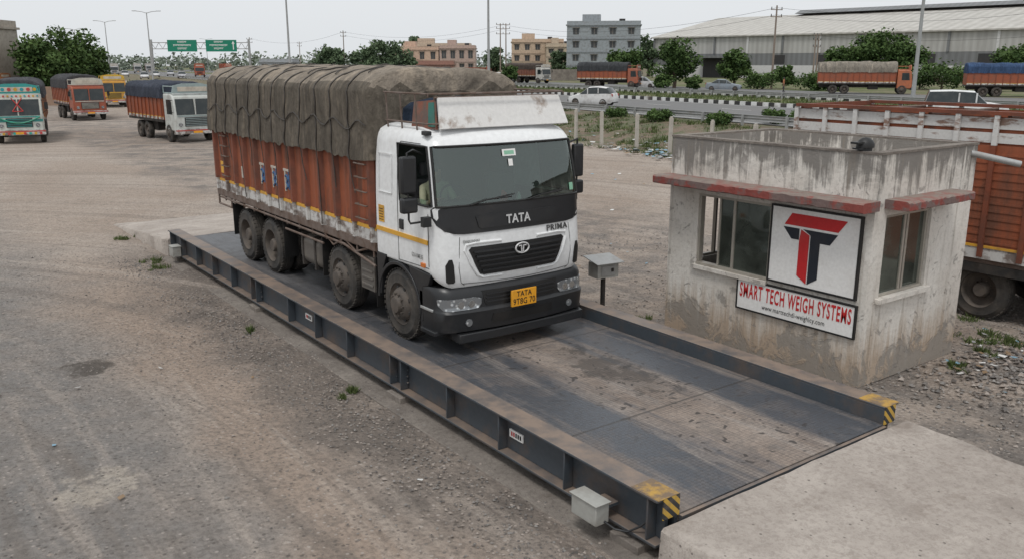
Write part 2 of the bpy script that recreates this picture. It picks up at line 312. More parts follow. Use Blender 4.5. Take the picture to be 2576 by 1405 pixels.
# ------------------------------------------------------------------ ground + highway land
def lin(a, b, s):
    n = int(round((b-a)/s)); return [a+(b-a)*i/n for i in range(n+1)]
def hz(n):
    if n < -8.5: return 0
    if n < -1: k = (n+8.5)/7.5; return .86*(k*k*(3-2*k))-.12*sin(k*pi)
    return .86
ns = [-900, -400, -200, -120]+lin(-80, -50, 3)+lin(-48, 2, .7)+[4, 30, 60, 120, 250, 500, 1200]
ds = [-600, -250, -120]+lin(-80, -46, 4)+lin(-45, 40, .9)+lin(42, 120, 6)+[160, 250, 400, 700, 1500]
g = B(); rows = []
for n in ns:
    r = []
    for d in ds:
        p = HW(d, n, hz(n))
        if -60 < n < 0 and -70 < d < 110:
            amp = .025 if n < -9 else (.16 if n < -2 else .04)
            p.z += amp*noise.noise(Vector((p.x*.5, p.y*.5, 0)))*1.6
        r.append(p)
    rows.append(r)
g.grid(rows, GROUND); gr = g.make('ground', recalc=False); gr['kind'] = 'structure'; gr['label'] = 'dusty brown lot with tyre tracks and gravel'
VERGE = NT('verge_grass'); vp = VERGE.coord()
VERGE = VERGE.out(VERGE.mix(VERGE.rng(VERGE.noise(vp, .25, 7, .7), .40, .62), (.085, .12, .042), (.20, .17, .12)), .95, 0, .1)
def strip(name, n0, n1, d0, d1, z, mat, label):
    b = B(); dd = lin(d0, d1, (d1-d0)/30)
    b.grid([[(HW(d, n, z)) for n in (n0, n1)] for d in dd], mat); o = b.make(name, recalc=False); o['kind'] = 'structure'; o['label'] = label; return o
strip('road', .4, 16, -60, 900, .90, ASPH, 'grey asphalt highway carriageway beyond the lot')
strip('median_verge', 16.2, 29, -60, 900, .895, VERGE, 'weedy grass median between carriageways')
strip('service_road', 30, 50, -60, 900, .90, ASPH, 'grey asphalt road with parked trucks')
strip('verge', 50.2, 110, -90, 900, .90, VERGE, 'scrubby green verge in front of warehouse')
strip('road_marking', .9, 1.05, -60, 600, .906, LINE, 'white edge line'); strip('road_marking', 15.2, 15.35, -60, 600, .906, LINE, 'white edge line')
b = B()
for d in range(-40, 300, 9):
    for n in (5.5, 10.5):
        a = [HW(d, n, .906), HW(d+3, n, .906), HW(d+3, n+.15, .906), HW(d, n+.15, .906)]; b.add(a, [(0, 1, 2, 3)], LINE)
o = b.make('road_marking', recalc=False); o['kind'] = 'structure'; o['label'] = 'dashed white lane lines'
hwrot = math.atan2((HW(1, 0)-HW(0, 0)).y, (HW(1, 0)-HW(0, 0)).x)
for n in (16.1, 29.4):
    b = B(); b.box(0, 460, -.12, .12, 0, .30, KERB); o = b.make('kerb', loc=HW(-60, n, .9), rot=hwrot); o['kind'] = 'structure'; o['label'] = 'black and white painted road kerb'
def guardrail(n, d0, d1, lab, base=.88):
    L = d1-d0; e = thing('guardrail', HW(d0, n, base), hwrot, lab, 'guardrail', 'steel guardrails along the highway')
    b = B(); prof = [(-.02, .34), (-.08, .40), (-.08, .45), (-.02, .49), (-.08, .53), (-.08, .58), (-.02, .64)]
    b.grid([[(x, q[0], q[1]) for q in prof] for x in lin(0, L, 4)], GALV); b.make('rail', e, solid=.02, recalc=False)
    pb = B(); pb.box(-.06, .06, 0, .12, -.5, .62, GALV); p0 = pb.make('post', e, loc=(0, .0, 0))
    x = 3.2; k = 0
    while x < L and k < 90:
        c = p0.copy(); COL.objects.link(c); c.parent = e; c.location = (x, 0, 0); x += 3.2; k += 1
guardrail(-.9, -16, 180, 'galvanised steel guardrail on posts above the embankment', .82)
guardrail(27.5, -50, 180, 'galvanised guardrail along the highway median')

# ------------------------------------------------------------------ weighbridge
wb = thing('weighbridge', (6.75, 4.58, 0), 0, 'steel truck weighbridge with checker plate deck and slate side beams', 'weighbridge')
L = 15.1
b = B(); b.box(-1.6, 1.6, 0, L, .33, .40, DECK); b.make('deck', wb)
for sx in (-1, 1):
    b = B()
    def X(a): return sx*a
    def bx(x0, x1, y0, y1, z0, z1, m=STEEL): b.box(min(X(x0), X(x1)), max(X(x0), X(x1)), y0, y1, z0, z1, m)
    bx(1.603, 1.87, 0, L, .575, .60); bx(1.605, 1.64, 0, L, .20, .573); bx(1.70, 1.74, .02, L-.01, .17, .573)
    bx(1.62, 1.86, .01, L, .14, .168)
    for y in (.12, 1.25, 2.35, 3.4, 4.5, 4.78, 6.05, 7.15, 8.2, 9.65, 9.9, 10.95, 12.05, 13.1, 14.2, 15.0):
        bx(1.742, 1.855, y, y+.022, .17, .573)
    for y in (4.5, 9.65):
        for dy in (-.03, .27):
            for z in (.25, .34, .43, .5): b.cyl((X(1.745), y+dy+.02, z), (X(1.775), y+dy+.02, z), .016, STEEL, n=6)
    b.make('side_beam', wb, bevel=.004, seg=1)
    b = B(); x0, x1 = sorted((X(1.602), X(1.80))); b.box(x0, x1, -.014, -.002, .40, .60, HAZ); x0, x1 = sorted((X(1.61), X(1.865))); b.box(x0, x1, -.014, .32, .602, .606, HAZT); b.make('hazard_end_plate', wb, label='yellow and black striped beam end')
    for y in (.35, 4.62, 9.75, 14.6):
        b = B(); b.box(X(1.75)-.16, X(1.75)+.16, y-.18, y+.18, -.02, .09, CONC2); b.box(X(1.75)-.07, X(1.75)+.07, y-.07, y+.07, .088, .142, STEEL); b.make('pedestal', wb, bevel=.01)
for yy in (2.05, 7.5):
    b = B(); b.box(-1.757, -1.742, yy, yy+.24, .33, .42, SIGNW)
    for k in range(5): b.box(-1.760, -1.7575, yy+.03+k*.038, yy+.052+k*.038, .35, .40, REDS if k > 2 else INK)
    b.make('rating_plate', wb)
b = B(); b.box(-1.6, 1.6, -.05, -.012, .28, .395, STEEL); b.make('end_angle', wb)
b = B(); b.box(4.66, 8.85, 4.6, 19.7, -.06, .012, CONC2); o = b.make('concrete_footing', bevel=.01); tag(o, 'low concrete footing beneath the weighbridge', 'concrete footing')
e = thing('junction_box', (4.72, 5.10, .29), 0, 'grey metal junction box bolted to the weighbridge beam', 'junction box', 'weighbridge junction boxes')
b = B(); b.box(-.08, .08, -.02, .32, -.09, .11, BOXG); b.make('box_body', e, bevel=.010)
b = B(); b.box(-.095, .09, -.035, .335, .111, .121, BOXG); b.make('lid', e, bevel=.003)
b = B(); b.box(.08, .26, .05, .24, 0, .03, STEEL); b.make('bracket', e)
b = B(); b.tube([(.02, -.02, -.06), (.08, -.10, -.12), (.14, -.2, -.12), (.2, -.3, -.04), (.22, -.36, .03)], .011, BLACKP); b.make('cable', e)
e = thing('junction_box', (4.80, 18.9, .26), 0, 'small grey junction box at rear of weighbridge', 'junction box', 'weighbridge junction boxes')
b = B(); b.box(-.09, .09, -.14, .14, -.10, .12, BOXG); b.make('box_body', e, bevel=.012); b = B(); b.box(-.10, .10, -.15, .15, .121, .13, BOXG); b.make('lid', e)
def ramp(y0, y1, lab):
    b = B(); n = 40; rows = []
    for i in range(n+1):
        t = i/n; y = y0+(y1-y0)*t; z = .395*(1-t)
        xl = 4.86 - (.12*t); xr = 8.72+.15*t
        w = [noise.noise(Vector((k*3.1, y*2.7, 3)))*.05 for k in range(2)]
        rows.append([(xl-.03+w[0], y, -.1), (xl+w[0], y, z-.03)]+[(xl+w[0]+.03+(xr-xl-.06)*k/20, y, z+.018*noise.noise(Vector((k*.5, y*1.4, 0)))) for k in range(21)]+[(xr+w[1], y, z-.03), (xr+.03+w[1], y, -.1)])
    b.grid(rows, CONC); c = len(rows[0]); b.f.append(list(range(c))); b.mi.append(0)
    o = b.make('concrete_ramp', ang=40); tag(o, lab, 'ramp', 'concrete weighbridge ramps')
ramp(4.50, -2.5, 'rough pale concrete ramp at weighbridge exit'); ramp(19.72, 24.7, 'concrete ramp leading up behind weighbridge')
e = thing('sensor_post', (9.2, 10.05, 0), radians(-8), 'grey cabinet on steel post with slanted sheet cover', 'post box')
b = B(); b.cyl((0, 0, 0), (0, 0, .85), .04, DARK); b.box(-.12, .12, -.12, .12, 0, .02, DARK); b.make('post', e)
b = B(); b.box(-.2, .2, -.14, .14, .84, 1.08, BOXG); b.box(-.13, .13, -.150, -.1405, .88, 1.04, GALV); b.box(.05, .1, -.158, -.1505, .94, 1.0, DARK); b.make('cabinet', e, bevel=.008)
b = B(); b.box(-.26, .26, -.22, .22, 0, .012, GALV, Matrix.Translation((0, 0, 1.12)) @ Matrix.Rotation(radians(9), 4, 'X')); b.make('rain_cover', e)

# ------------------------------------------------------------------ booth
bo = thing('weigh_booth', (10.05, 5.93, 0), 0, 'small stained whitewashed weighing booth with red-edged ledges', 'booth')
bw, bl, bh = 2.45, 3.52, 3.09
b = B(); T = .16
def wall_x(b, x0, x1, y0, y1, z0, z1, holes, mat=PLASTER):
    ys = sorted(set([y0, y1]+[h[0] for h in holes]+[h[1] for h in holes]))
    for a, c in zip(ys[:-1], ys[1:]):
        hh = [h for h in holes if h[0] <= a+1e-6 and h[1] >= c-1e-6]
        if hh:
            h = hh[0]; b.box(x0, x1, a, c, z0, h[2], mat); b.box(x0, x1, a, c, h[3], z1, mat)
        else: b.box(x0, x1, a, c, z0, z1, mat)
wall_x(b, 0, T, 0, bl, 0, bh, [(1.55, 2.92, 1.16, 2.27)])
wall_x(b, bw-T, bw, 0, bl, 0, bh, [])
def wall_y(b, y0, y1, x0, x1, holes):
    xs = sorted(set([x0, x1]+[h[0] for h in holes]+[h[1] for h in holes]))
    for a, c in zip(xs[:-1], xs[1:]):
        hh = [h for h in holes if h[0] <= a+1e-6 and h[1] >= c-1e-6]
        if hh:
            h = hh[0]; b.box(a, c, y0, y1, 0, h[2], PLASTER); b.box(a, c, y0, y1, h[3], bh, PLASTER)
        else: b.box(a, c, y0, y1, 0, bh, PLASTER)
wall_y(b, 0, T, T, bw-T, [(.28, 1.40, 1.2, 2.3)])
wall_y(b, bl-T, bl, T, bw-T, [(.4, 1.6, 1.1, 2.25)])
b.make('wall', bo, smooth=False)
b = B(); b.box(T, bw-T, T, bl-T, 2.70, 2.86, CONC); b.make('roof', bo, label='flat roof slab sunk behind stained parapet')
b = B(); b.box(-.012, bw+.012, -.012, .15, bh, bh+.03, CONC2); b.box(-.012, bw+.012, bl-.15, bl+.012, bh, bh+.03, CONC2); b.box(-.012, .15, .15, bl-.15, bh, bh+.03, CONC2); b.box(bw-.15, bw+.012, .15, bl-.15, bh, bh+.03, CONC2); b.make('parapet_coping', bo)
def ledge(x0, x1, y0, y1, z0, z1, lab, ax):   # slab with a chipped, uneven outer edge
    b = B(); rows = []; N = 60
    for i in range(N+1):
        k = i/N; j = .022*noise.noise(Vector((k*22, z0, ax)))+.012*noise.noise(Vector((k*60, z0, ax+3))); jz = .014*noise.noise(Vector((k*26, 7, ax)))
        if ax == 0: y = y0+(y1-y0)*k; rows.append([(x1, y, z1), (x0+.03+j, y, z1+jz*.4), (x0+j, y, z1-.02+jz), (x0+j*1.3, y, z0+.015-jz), (x0+.03+j, y, z0-jz*.3), (x1, y, z0)])
        else: x = x0+(x1-x0)*k; rows.append([(x, y1, z1), (x, y0+.03+j, z1+jz*.4), (x, y0+j, z1-.02+jz), (x, y0+j*1.3, z0+.015-jz), (x, y0+.03+j, z0-jz*.3), (x, y1, z0)])
    b.grid(rows, LEDGE); b.add(rows[0], [tuple(range(6))], LEDGE); b.add(rows[-1], [tuple(range(6))], LEDGE); b.make('ledge', bo, label=lab, smooth=False)
ledge(-.38, -.002, -.06, bl+.04, 2.39, 2.52, 'concrete sunshade ledge with flaking red edge', 0)
ledge(.2, 1.85, -.34, -.002, 2.40, 2.52, 'short side ledge with chipped red edge', 1)
b = B(); b.box(T, bw-T, T, bl-T, .0, .04, CONC2); b.make('floor', bo)
wi = B()
for (y0, y1) in ((1.56, 1.60), (2.88, 2.919), (2.22, 2.26)): wi.box(.02, .10, y0, y1, 1.20, 2.23, ALU)
wi.box(-.01, .11, 1.552, 2.919, 1.162, 1.20, ALU); wi.box(.02, .10, 1.552, 2.919, 2.23, 2.268, ALU); wi.box(.05, .08, 2.52, 2.55, 1.2, 2.23, ALU)
wo = wi.make('window', bo, bevel=.003)
b = B(); b.box(.045, .05, 1.60, 2.22, 1.2, 2.23, DGLASS); b.make('glass_pane', wo)
b = B(); b.box(.07, .074, 2.26, 2.52, 1.2, 2.23, DGLASS); b.make('glass_pane', wo)
b = B(); b.box(-.06, .0, 1.55, 2.97, 1.10, 1.158, PLASTER); b.make('sill', wo)
wi = B()
for x0 in (.282, .80, .87, 1.35): wi.box(x0, x0+.045, .04, .10, 1.24, 2.26, ALU)
wi.box(.282, 1.398, .03, .11, 1.202, 1.24, ALU); wi.box(.282, 1.398, .03, .11, 2.26, 2.298, ALU); wo = wi.make('window', bo, bevel=.003)
b = B(); b.box(.32, .81, .06, .064, 1.24, 2.26, DGLASS); b.make('glass_pane', wo)
b = B(); b.box(.91, 1.36, .08, .084, 1.24, 2.26, DGLASS); b.make('glass_pane', wo)
b = B(); b.box(.2, 1.48, -.07, 0, 1.14, 1.20, PLASTER); b.make('sill', wo)
b = B(); b.box(.402, 1.598, bl-.12, bl-.06, 1.1, 1.14, ALU); b.box(.98, 1.02, bl-.12, bl-.06, 1.14, 2.25, ALU); b.make('window', bo)
o = thing('office_desk', (10.45, 8.0, .04), 0, 'wooden desk inside the booth window', 'desk'); b = B(); b.box(-.2, .35, -.9, .7, .98, 1.02, BARK)
b.make('desk_top', o)
for x in (-.18, .3):
    for y in (-.85, .63): b = B(); b.box(x, x+.05, y, y+.05, 0, .98, BARK); b.make('leg', o)
o = thing('monitor', (10.55, 8.35, 1.06), radians(60), 'black computer monitor on booth desk', 'monitor'); b = B(); b.box(-.22, .22, -.02, .02, .08, .36, INTER); b.box(-.03, .03, 0, .03, 0, .1, INTER); b.box(-.1, .1, -.06, .08, 0, .015, INTER); b.make('screen', o, bevel=.004)
o = B(); o.cyl((.0, 0, 0), (.42, -.5, -.14), .045, GALV, n=16); o.cyl((.42, -.5, -.14), (.421, -.501, -.1401), .035, INTER, n=16); o = o.make('drain_pipe', loc=(12.35, 5.95, 2.98)); tag(o, 'grey drain pipe jutting from booth parapet', 'pipe')
e = thing('security_camera', (10.15, 6.22, bh+.03), radians(-10), 'black hooded camera sitting on booth parapet', 'camera')
b = B(); prof = [(.0, .13), (.05, .128), (.09, .10), (.12, .055), (.13, 0.001)]; n = 20
b.add([(r*cos(2*pi*i/n)*.95, r*sin(2*pi*i/n)*.8, .04+z) for z, r in prof for i in range(n)], [(j*n+i, j*n+(i+1) % n, (j+1)*n+(i+1) % n, (j+1)*n+i) for j in range(4) for i in range(n)], INK)
b.box(-.2, -.08, -.06, .06, .09, .115, INK); b.make('hood', e)
b = B(); b.cyl((0, 0, 0), (0, 0, .06), .09, BLACKP, n=20); b.box(-.16, .0, -.06, .06, .02, .04, BLACKP); b.make('base', e)
sg = thing('logo_sign', (10.05, 7.45, 1.20), 0, 'white square sign board with red and black letter T logo', 'sign')
sw, sh = 1.38, 1.08
def q(u, v, x=-.05): return (x, -u*sw, v*sh)
b = B(); b.box(-.045, -.004, -sw, 0, 0, sh, SIGNW); b.make('board', sg)
b = B()
for (a0, a1, c0, c1) in ((-sw-.015, .015, -.015, .012), (-sw-.015, .015, sh-.012, sh+.015)): b.box(-.055, -.002, a0, a1, c0, c1, INK)
b.box(-.055, -.002, -.012, .015, .012, sh-.012, INK); b.box(-.055, -.002, -sw-.015, -sw+.012, .012, sh-.012, INK); b.make('frame', sg)
b = B()
b.add([q(*p) for p in ((.24, .93), (.86, .93), (.77, .775), (.16, .775))], [(0, 1, 2, 3)], REDS)
b.add([q(*p, x=-.052) for p in ((.36, .74), (.46, .68), (.46, .05), (.345, .14), (.345, .60))], [(0, 1, 2, 3, 4)], REDS)
b.add([q(*p) for p in ((.15, .745), (.34, .745), (.34, .60), (.25, .60))], [(0, 1, 2, 3)], BLUEG)
b.add([q(*p) for p in ((.38, .745), (.77, .745), (.69, .60), (.58, .60), (.58, .14), (.47, .05), (.47, .68))], [(0, 1, 2, 3, 4, 5, 6)], BLUEG)
b.make('logo', sg, recalc=False)
sg = thing('name_sign', (10.05, 7.98, .67), 0, 'white name board with red lettering on booth wall', 'sign')
sw, sh = 1.94, .44
b = B(); b.box(-.035, -.004, -sw, 0, 0, sh, SIGNW); b.make('board', sg)
b = B(); b.box(-.045, -.002, -sw-.012, .012, -.012, .01, INK); b.box(-.045, -.002, -sw-.012, .012, sh-.01, sh+.012, INK); b.box(-.045, -.002, -.01, .012, .01, sh-.01, INK); b.box(-.045, -.002, -sw-.012, -sw+.01, .01, sh-.01, INK); b.make('frame', sg)
b = B(); vs, fs = text_geo('SMART TECH WEIGH SYSTEMS', 1.84, .22, .022, 1.16); b.add([(-.040, -.05-u, .180+v) for u, v in vs], fs, REDS)
b.make('lettering', sg, recalc=False)
b = B(); vs, fs = text_geo('www.marttechdi-weighlcy.com', 1.04, .095, .002, 1.05); b.add([(-.040, -.46-u, .045+v) for u, v in vs], fs, INK); b.make('web_address', sg, recalc=False)

# ------------------------------------------------------------------ wheels
def wheel_data(R=.51, w=.29, rear=False):
    t = B(); r = R
    t.lathe_x([(0, r*.60), (.01, r*.72), (0.0, r*.84), (.03, r*.95), (.06, r*.99), (.085, r), (.09, r*.975), (.10, r*.975), (.105, r), (w*.5-.01, r), (w*.5-.005, r*.975), (w*.5+.005, r*.975), (w*.5+.01, r), (w-.06, r*.99), (w-.03, r*.95), (w, r*.84), (w, r*.6)], (0, 0, 0), RUBBER, 40)
    for i in range(40):
        a = 2*pi*i/40; M = Matrix.Rotation(a, 4, 'X'); t.box(.02, .085, -.022, .022, r*.965, r*1.004, RUBBER, M)
    m = B()
    if not rear: prof = [(.015, r*.60), (.0, r*.585), (.03, r*.56), (.05, r*.50), (-.01, r*.42), (-.035, r*.34), (-.035, r*.26), (-.09, r*.22), (-.10, r*.12), (-.10, .001)]
    else: prof = [(.015, r*.60), (.0, r*.585), (.03, r*.56), (.14, r*.52), (.17, r*.42), (.17, r*.28), (.05, r*.24), (.02, r*.20), (.02, .001)]
    m.lathe_x(prof, (0, 0, 0), RIM, 36)
    x0 = -.035 if not rear else .17
    for i in range(10):
        a = 2*pi*i/10; y, z = r*.31*cos(a), r*.31*sin(a); m.cyl((x0-.03, y, z), (x0+.01, y, z), .016, RIM, n=6)
    if not rear:
        for i in range(8):
            a = 2*pi*(i+.5)/8; y, z = r*.46*cos(a), r*.46*sin(a); m.cyl((.012, y, z), (.03, y, z), .028, INTER, n=10)
    return t, m
WD = {}
def add_wheel(parent, x, y, z, R=.51, rear=False, side=-1):
    if rear not in WD:
        t, m = wheel_data(.51, .29, rear)
        to = t.make('wheel', parent); mo = m.make('rim', to); WD[rear] = (to.data, mo.data)
    else:
        to = bpy.data.objects.new('wheel', WD[rear][0]); COL.objects.link(to); to.parent = parent
        mo = bpy.data.objects.new('rim', WD[rear][1]); COL.objects.link(mo); mo.parent = to
    k = R/.51; to.location = (x, y, z); to.scale = (k, k, k); to.rotation_euler = (0, 0, 0 if side < 0 else pi)
    return to

# ------------------------------------------------------------------ tarpaulin surface
class TarpS:
    def __init__(s, hw, y0, y1, zb, ze, zt, seed, rope=.62, q=1., lump=1.):
        s.__dict__.update(hw=hw, y0=y0, y1=y1, zb=zb, ze=ze, zt=zt, seed=seed, rope=rope, q=q, lump=lump)
    def pt(s, y, u, off=0.):
        hw, sd = s.hw, s.seed
        hs = .26
        N = lambda a, b, c: noise.noise(Vector((a+sd, b, c)))
        ph = (y-s.y0)/s.rope; pull = abs(sin(pi*ph)); bul = (pull**.6)*.024-.012
        if u < hs or u > 1-hs:
            k = u/hs if u < hs else (1-u)/hs; sg = -1 if u < .5 else 1
            zb = s.zb+.06*N(y*1.1, 1, sg)+.06*N(y*5, 2, sg)
            z = zb+(s.ze-zb)*k
            w = bul*(.3+.7*k)+.035*N(y*.9, z*1.0, sg*3)+(.018*N(y*7, z*.35, sg*5)*s.q+.012*(.5-abs(N(y*6, z*.9, sg*9)*2))*s.q+.008*N(y*15, z*3.0, sg)*s.q)*min(1, (1-k)*6)
            w += .03*(1-k)
            return Vector((sg*(hw+w+off), y, z))
        k = (u-hs)/(1-2*hs); x = -1+2*k
        e = (1-abs(x)**4.5)**.8 if abs(x) < 1 else 0
        lump = (.07*N(y*.6, x*1.1, 9)+.03*N(y*2.2, x*3, 4))*s.lump
        z = s.ze+(s.zt-s.ze)*e+(lump+bul*1.0+.012*N(y*6, x*6, 1)+.02*(.5-abs(N(y*4, x*4, 17)*2)))*min(1, e*1.5)
        xx = x*(hw+(bul+.035*N(y*.9, s.ze*1.0, (3 if x > 0 else -3)))*abs(x)**2+off*abs(x))
        return Vector((xx, y, z+off*min(1, e*2)))
    def build(s, b, mat, ny, nu):
        rows = []
        ys = [s.y0+(s.y1-s.y0)*j/ny for j in range(ny+1)]
        def shr(y, k, dy):
            r = []
            for i in range(nu+1):
                p = s.pt(y, i/nu); r.append(Vector((p.x*k, y+dy+.03*noise.noise(Vector((p.x*3, p.z*3, y))), s.zb+(p.z-s.zb)*(k*.5+.5))))
            return r
        for k, dy in ((.02, -.02), (.5, -.05), (.8, -.06), (.95, -.045)): rows.append(shr(s.y0, k, dy))
        for y in ys: rows.append([s.pt(y, i/nu) for i in range(nu+1)])
        for k, dy in ((.95, .045), (.8, .06), (.5, .05), (.02, .02)): rows.append(shr(s.y1, k, dy))
        b.grid(rows, mat)

# ------------------------------------------------------------------ main truck
TX, TY = 6.84, 9.17
tr = thing('truck', (TX, TY, .40), 0, 'white cab truck with orange body and olive tarpaulin on weighbridge', 'truck')
def interp(tab, z, c):
    if z <= tab[0][0]: return tab[0][c]
    for a, d in zip(tab[:-1], tab[1:]):
        if z <= d[0]: k = (z-a[0])/(d[0]-a[0]); return a[c]+(d[c]-a[c])*k
    return tab[-1][c]
class Plan:
    def __init__(s, tab, a=.24, b_=.27, crown=.07): s.tab = tab; s.a = a; s.b = b_; s.c = crown
    def fy(s, x, z):
        dy = interp(s.tab, z, 1); hw = interp(s.tab, z, 2); xf = hw-s.a; ax = abs(x)
        if ax <= xf: return dy+s.c*(ax/xf)**2
        k = min(1, (ax-xf)/s.a); return dy+s.c+s.b*(1-sqrt(max(0, 1-k*k)))
    def ring(s, z, yb, nc=7, nf=13, side=(1., .72, .50, .30, .14, 0)):
        dy = interp(s.tab, z, 1); hw = interp(s.tab, z, 2); xf = hw-s.a; yc = dy+s.c+s.b; L = []
        for t in side: L.append((-hw, yc+(yb-yc)*t))
        for i in range(1, nc+1):
            th = pi/2*(1-i/nc); L.append((-(xf+s.a*sin(th)), dy+s.c+s.b*(1-cos(th))))
        for i in range(1, (nf+1)//2): x = -xf+2*xf*i/nf; L.append((x, dy+s.c*(x/xf)**2))
        return L+[(-x, y) for x, y in reversed(L)]
cab = Plan([(.88, .05, 1.22), (1.0, .0, 1.235), (1.3, -.01, 1.24), (1.6, .02, 1.24), (2.0, .05, 1.235), (2.4, .12, 1.22), (2.76, .21, 1.20), (2.84, .26, 1.185), (2.92, .36, 1.14), (2.985, .55, 1.03), (3.01, .75, .85)])
YB = 1.78
ZB = 2.0
zs = [.9, 1.0, 1.15, 1.3, 1.45, 1.6, 1.8, ZB, 2.2, 2.45, 2.76, 2.80, 2.86, 2.92, 2.96, 2.985, 3.01]
b = B(); rows = []
for z in zs:
    r = cab.ring(z, YB if z < 2.9 else YB-(z-2.9)*.8); row = []
    for (x, y) in r:
        zz = z
        if z < 1.15:
            k = min(1, max(0, (y-.08)/.3)); lowz = .9+.22*k; zz = lowz+(1.15-lowz)*(z-.9)/.25
        row.append((x, y, zz))
    rows.append(row)
nc_ = len(rows[0]); allv = [q_ for r in rows for q_ in r]; cf = []; gf = []
SW = 7; WS = 8
for j in range(len(zs)-1):
    for i in range(nc_-1):
        f = (j*nc_+i, j*nc_+i+1, (j+1)*nc_+i+1, (j+1)*nc_+i); im = min(i, nc_-2-i)
        if ZB <= zs[j] < 2.76 and im >= WS: gf.append(f)
        elif ZB <= zs[j] < 2.76 and 2 <= im < SW: pass
        else: cf.append(f)
b.add(allv, cf, WHITEP)
top = rows[-1]; b.add(top, [tuple(range(nc_))], WHITEP)
bk = [rows[j][0] for j in range(len(zs))]+[rows[j][-1] for j in reversed(range(len(zs)))]; b.add(bk, [tuple(range(len(bk)))], WHITEP)
merge_make(b, 'cab', tr, ang=50)
g2 = B(); g2.add([(x*.998, y+.012, z) for x, y, z in allv], gf, GLASS)
merge_make(g2, 'windscreen', tr, recalc=False, ang=80)
e2 = B(); ii = list(range(WS, nc_-WS))
loop = [Vector(rows[zs.index(ZB)][k]) for k in ii]
up_ = [Vector(rows[zs.index(2.76)][k]) for k in reversed(ii)]
lside = [Vector(rows[zs.index(z)][ii[-1]]) for z in (2.2, 2.45)]; rside = [Vector(rows[zs.index(z)][ii[0]]) for z in (2.45, 2.2)]
lp = loop+lside+up_+rside; e2.tube(lp+[lp[0]], .018, INK, 6); e2.make('windscreen_seal', tr)
for sd in (-1, 1):
    R4 = [[Vector((p[0]*(-sd), p[1], p[2])) for p in rows[zs.index(z)][2:SW+1]] for z in (ZB, 2.2, 2.45, 2.76)]
    lo = R4[0]+[R4[1][-1], R4[2][-1]]+R4[3][::-1]+[R4[2][0], R4[1][0], R4[0][0]]
    fr = B(); fr.tube(lo, .017, INK, 6); fr.make('side_window_frame', tr)
    gg = B()
    if sd == 1: gg.grid(R4, GLASS)
    else: gg.grid([R4[0], [p+Vector((0, 0, .08)) for p in R4[0]]], GLASS)
    gg.make('side_window', tr)
b = B(); inn = []
inner = Plan([(z, d+.05, h-.045) for z, d, h in cab.tab])
for z in (1.05, 1.3, 1.6, 1.95): inn.append([(x, y, z) for x, y in inner.ring(z, YB-.06)])
b.grid(inn, CABIN); b.box(-1.15, 1.15, .35, YB-.05, 1.06, 1.12, CABIN); b.box(-1.16, 1.16, YB-.07, YB-.03, 1.05, 2.85, CABIN); b.box(-1.1, 1.1, .45, YB-.08, 2.80, 2.84, CABIN)
b.make('cab_lining', tr, recalc=False)
b = B(); b.box(-1.12, 1.12, .22, .55, 1.72, 1.93, CABIN); b.box(-.9, -.3, .35, .62, 1.9, 2.0, CABIN); b.make('dashboard', tr, bevel=.03)
for x in (-.62, .62):
    b = B(); b.box(x-.26, x+.26, .78, 1.25, 1.35, 1.55, SEAT); b.box(x-.25, x+.25, 1.28, 1.44, 1.5, 2.22, SEAT); b.box(x-.13, x+.13, 1.3, 1.41, 2.25, 2.45, SEAT); b.make('seat', tr, bevel=.04)
b = B(); M = Matrix.Translation((-.70, .50, 2.02)) @ Matrix.Rotation(radians(55), 4, 'X'); pts = [M @ Vector((.23*cos(a*pi/12), .23*sin(a*pi/12), 0)) for a in range(25)]
b.tube(pts, .015, INK); b.tube([M @ Vector((-.23, 0, 0)), M @ Vector((.23, 0, 0))], .014, INK); b.tube([M @ Vector((0, 0, 0)), M @ Vector((0, 0, -.3))], .03, INK); b.make('steering_wheel', tr)
def patch(b, plan, rws, off, mat, nx=14, skirt=.03):
    R = []
    for z, xl, xr in rws:
        R.append([Vector((xl+(xr-xl)*i/nx, plan.fy(xl+(xr-xl)*i/nx, z)-off, z)) for i in range(nx+1)])
    b.grid(R, mat)
    lp = R[0]+[r[-1] for r in R[1:]]+R[-1][-2::-1]+[r[0] for r in R[-2:0:-1]]; lp.append(lp[0])
    b.grid([lp, [p+Vector((0, skirt+off, 0)) for p in lp]], mat)
b = B(); patch(b, cab, [(1.635, -.86, .86), (1.65, -1.0, 1.0), (1.69, -1.12, 1.12), (1.76, -1.19, 1.19), (1.86, -1.222, 1.222), (1.96, -1.222, 1.222), (2.0, -1.20, 1.20)], .012, BLACKP, 30); b.make('black_front_panel', tr, ang=50)
b = B(); patch(b, cab, [(1.69, -.60, .60), (1.71, -.64, .64), (1.85, -.68, .68), (1.87, -.64, .64)], .024, BLACKP, 14, .015); b.make('nameplate_recess', tr, ang=50)
def front_text(txt, xc, z0, w, h, mat, plan, off, name, bold=.02, thick=.008):
    vs, fs = text_geo(txt, w, h, bold, 1.1); b = B()
    b.add([(xc-w/2+u, plan.fy(xc-w/2+u, z0+v)-off-thick, z0+v) for u, v in vs], fs, mat)
    ob = b.make(name, tr, recalc=False, smooth=False); q = ob.modifiers.new('s', 'SOLIDIFY'); q.thickness = thick; q.offset = 0; return ob
SILV = P('silver_paint', (.6, .6, .6), amt=.2, rough=.35)
front_text('TATA', -.02, 1.72, .40, .12, SILV, cab, .028, 'chrome_lettering', .02)
front_text('PRIMA', .69, 1.535, .40, .08, SEAM, cab, .004, 'model_lettering', .008)
front_text('ENQUANAI', -.76, 1.51, .24, .045, GALV, cab, .004, 'small_lettering', .01)
b = B(); patch(b, cab, [(1.07, -.58, .58), (1.085, -.64, .64), (1.22, -.715, .715), (1.42, -.80, .80), (1.455, -.76, .76)], .014, INK, 22, .02)
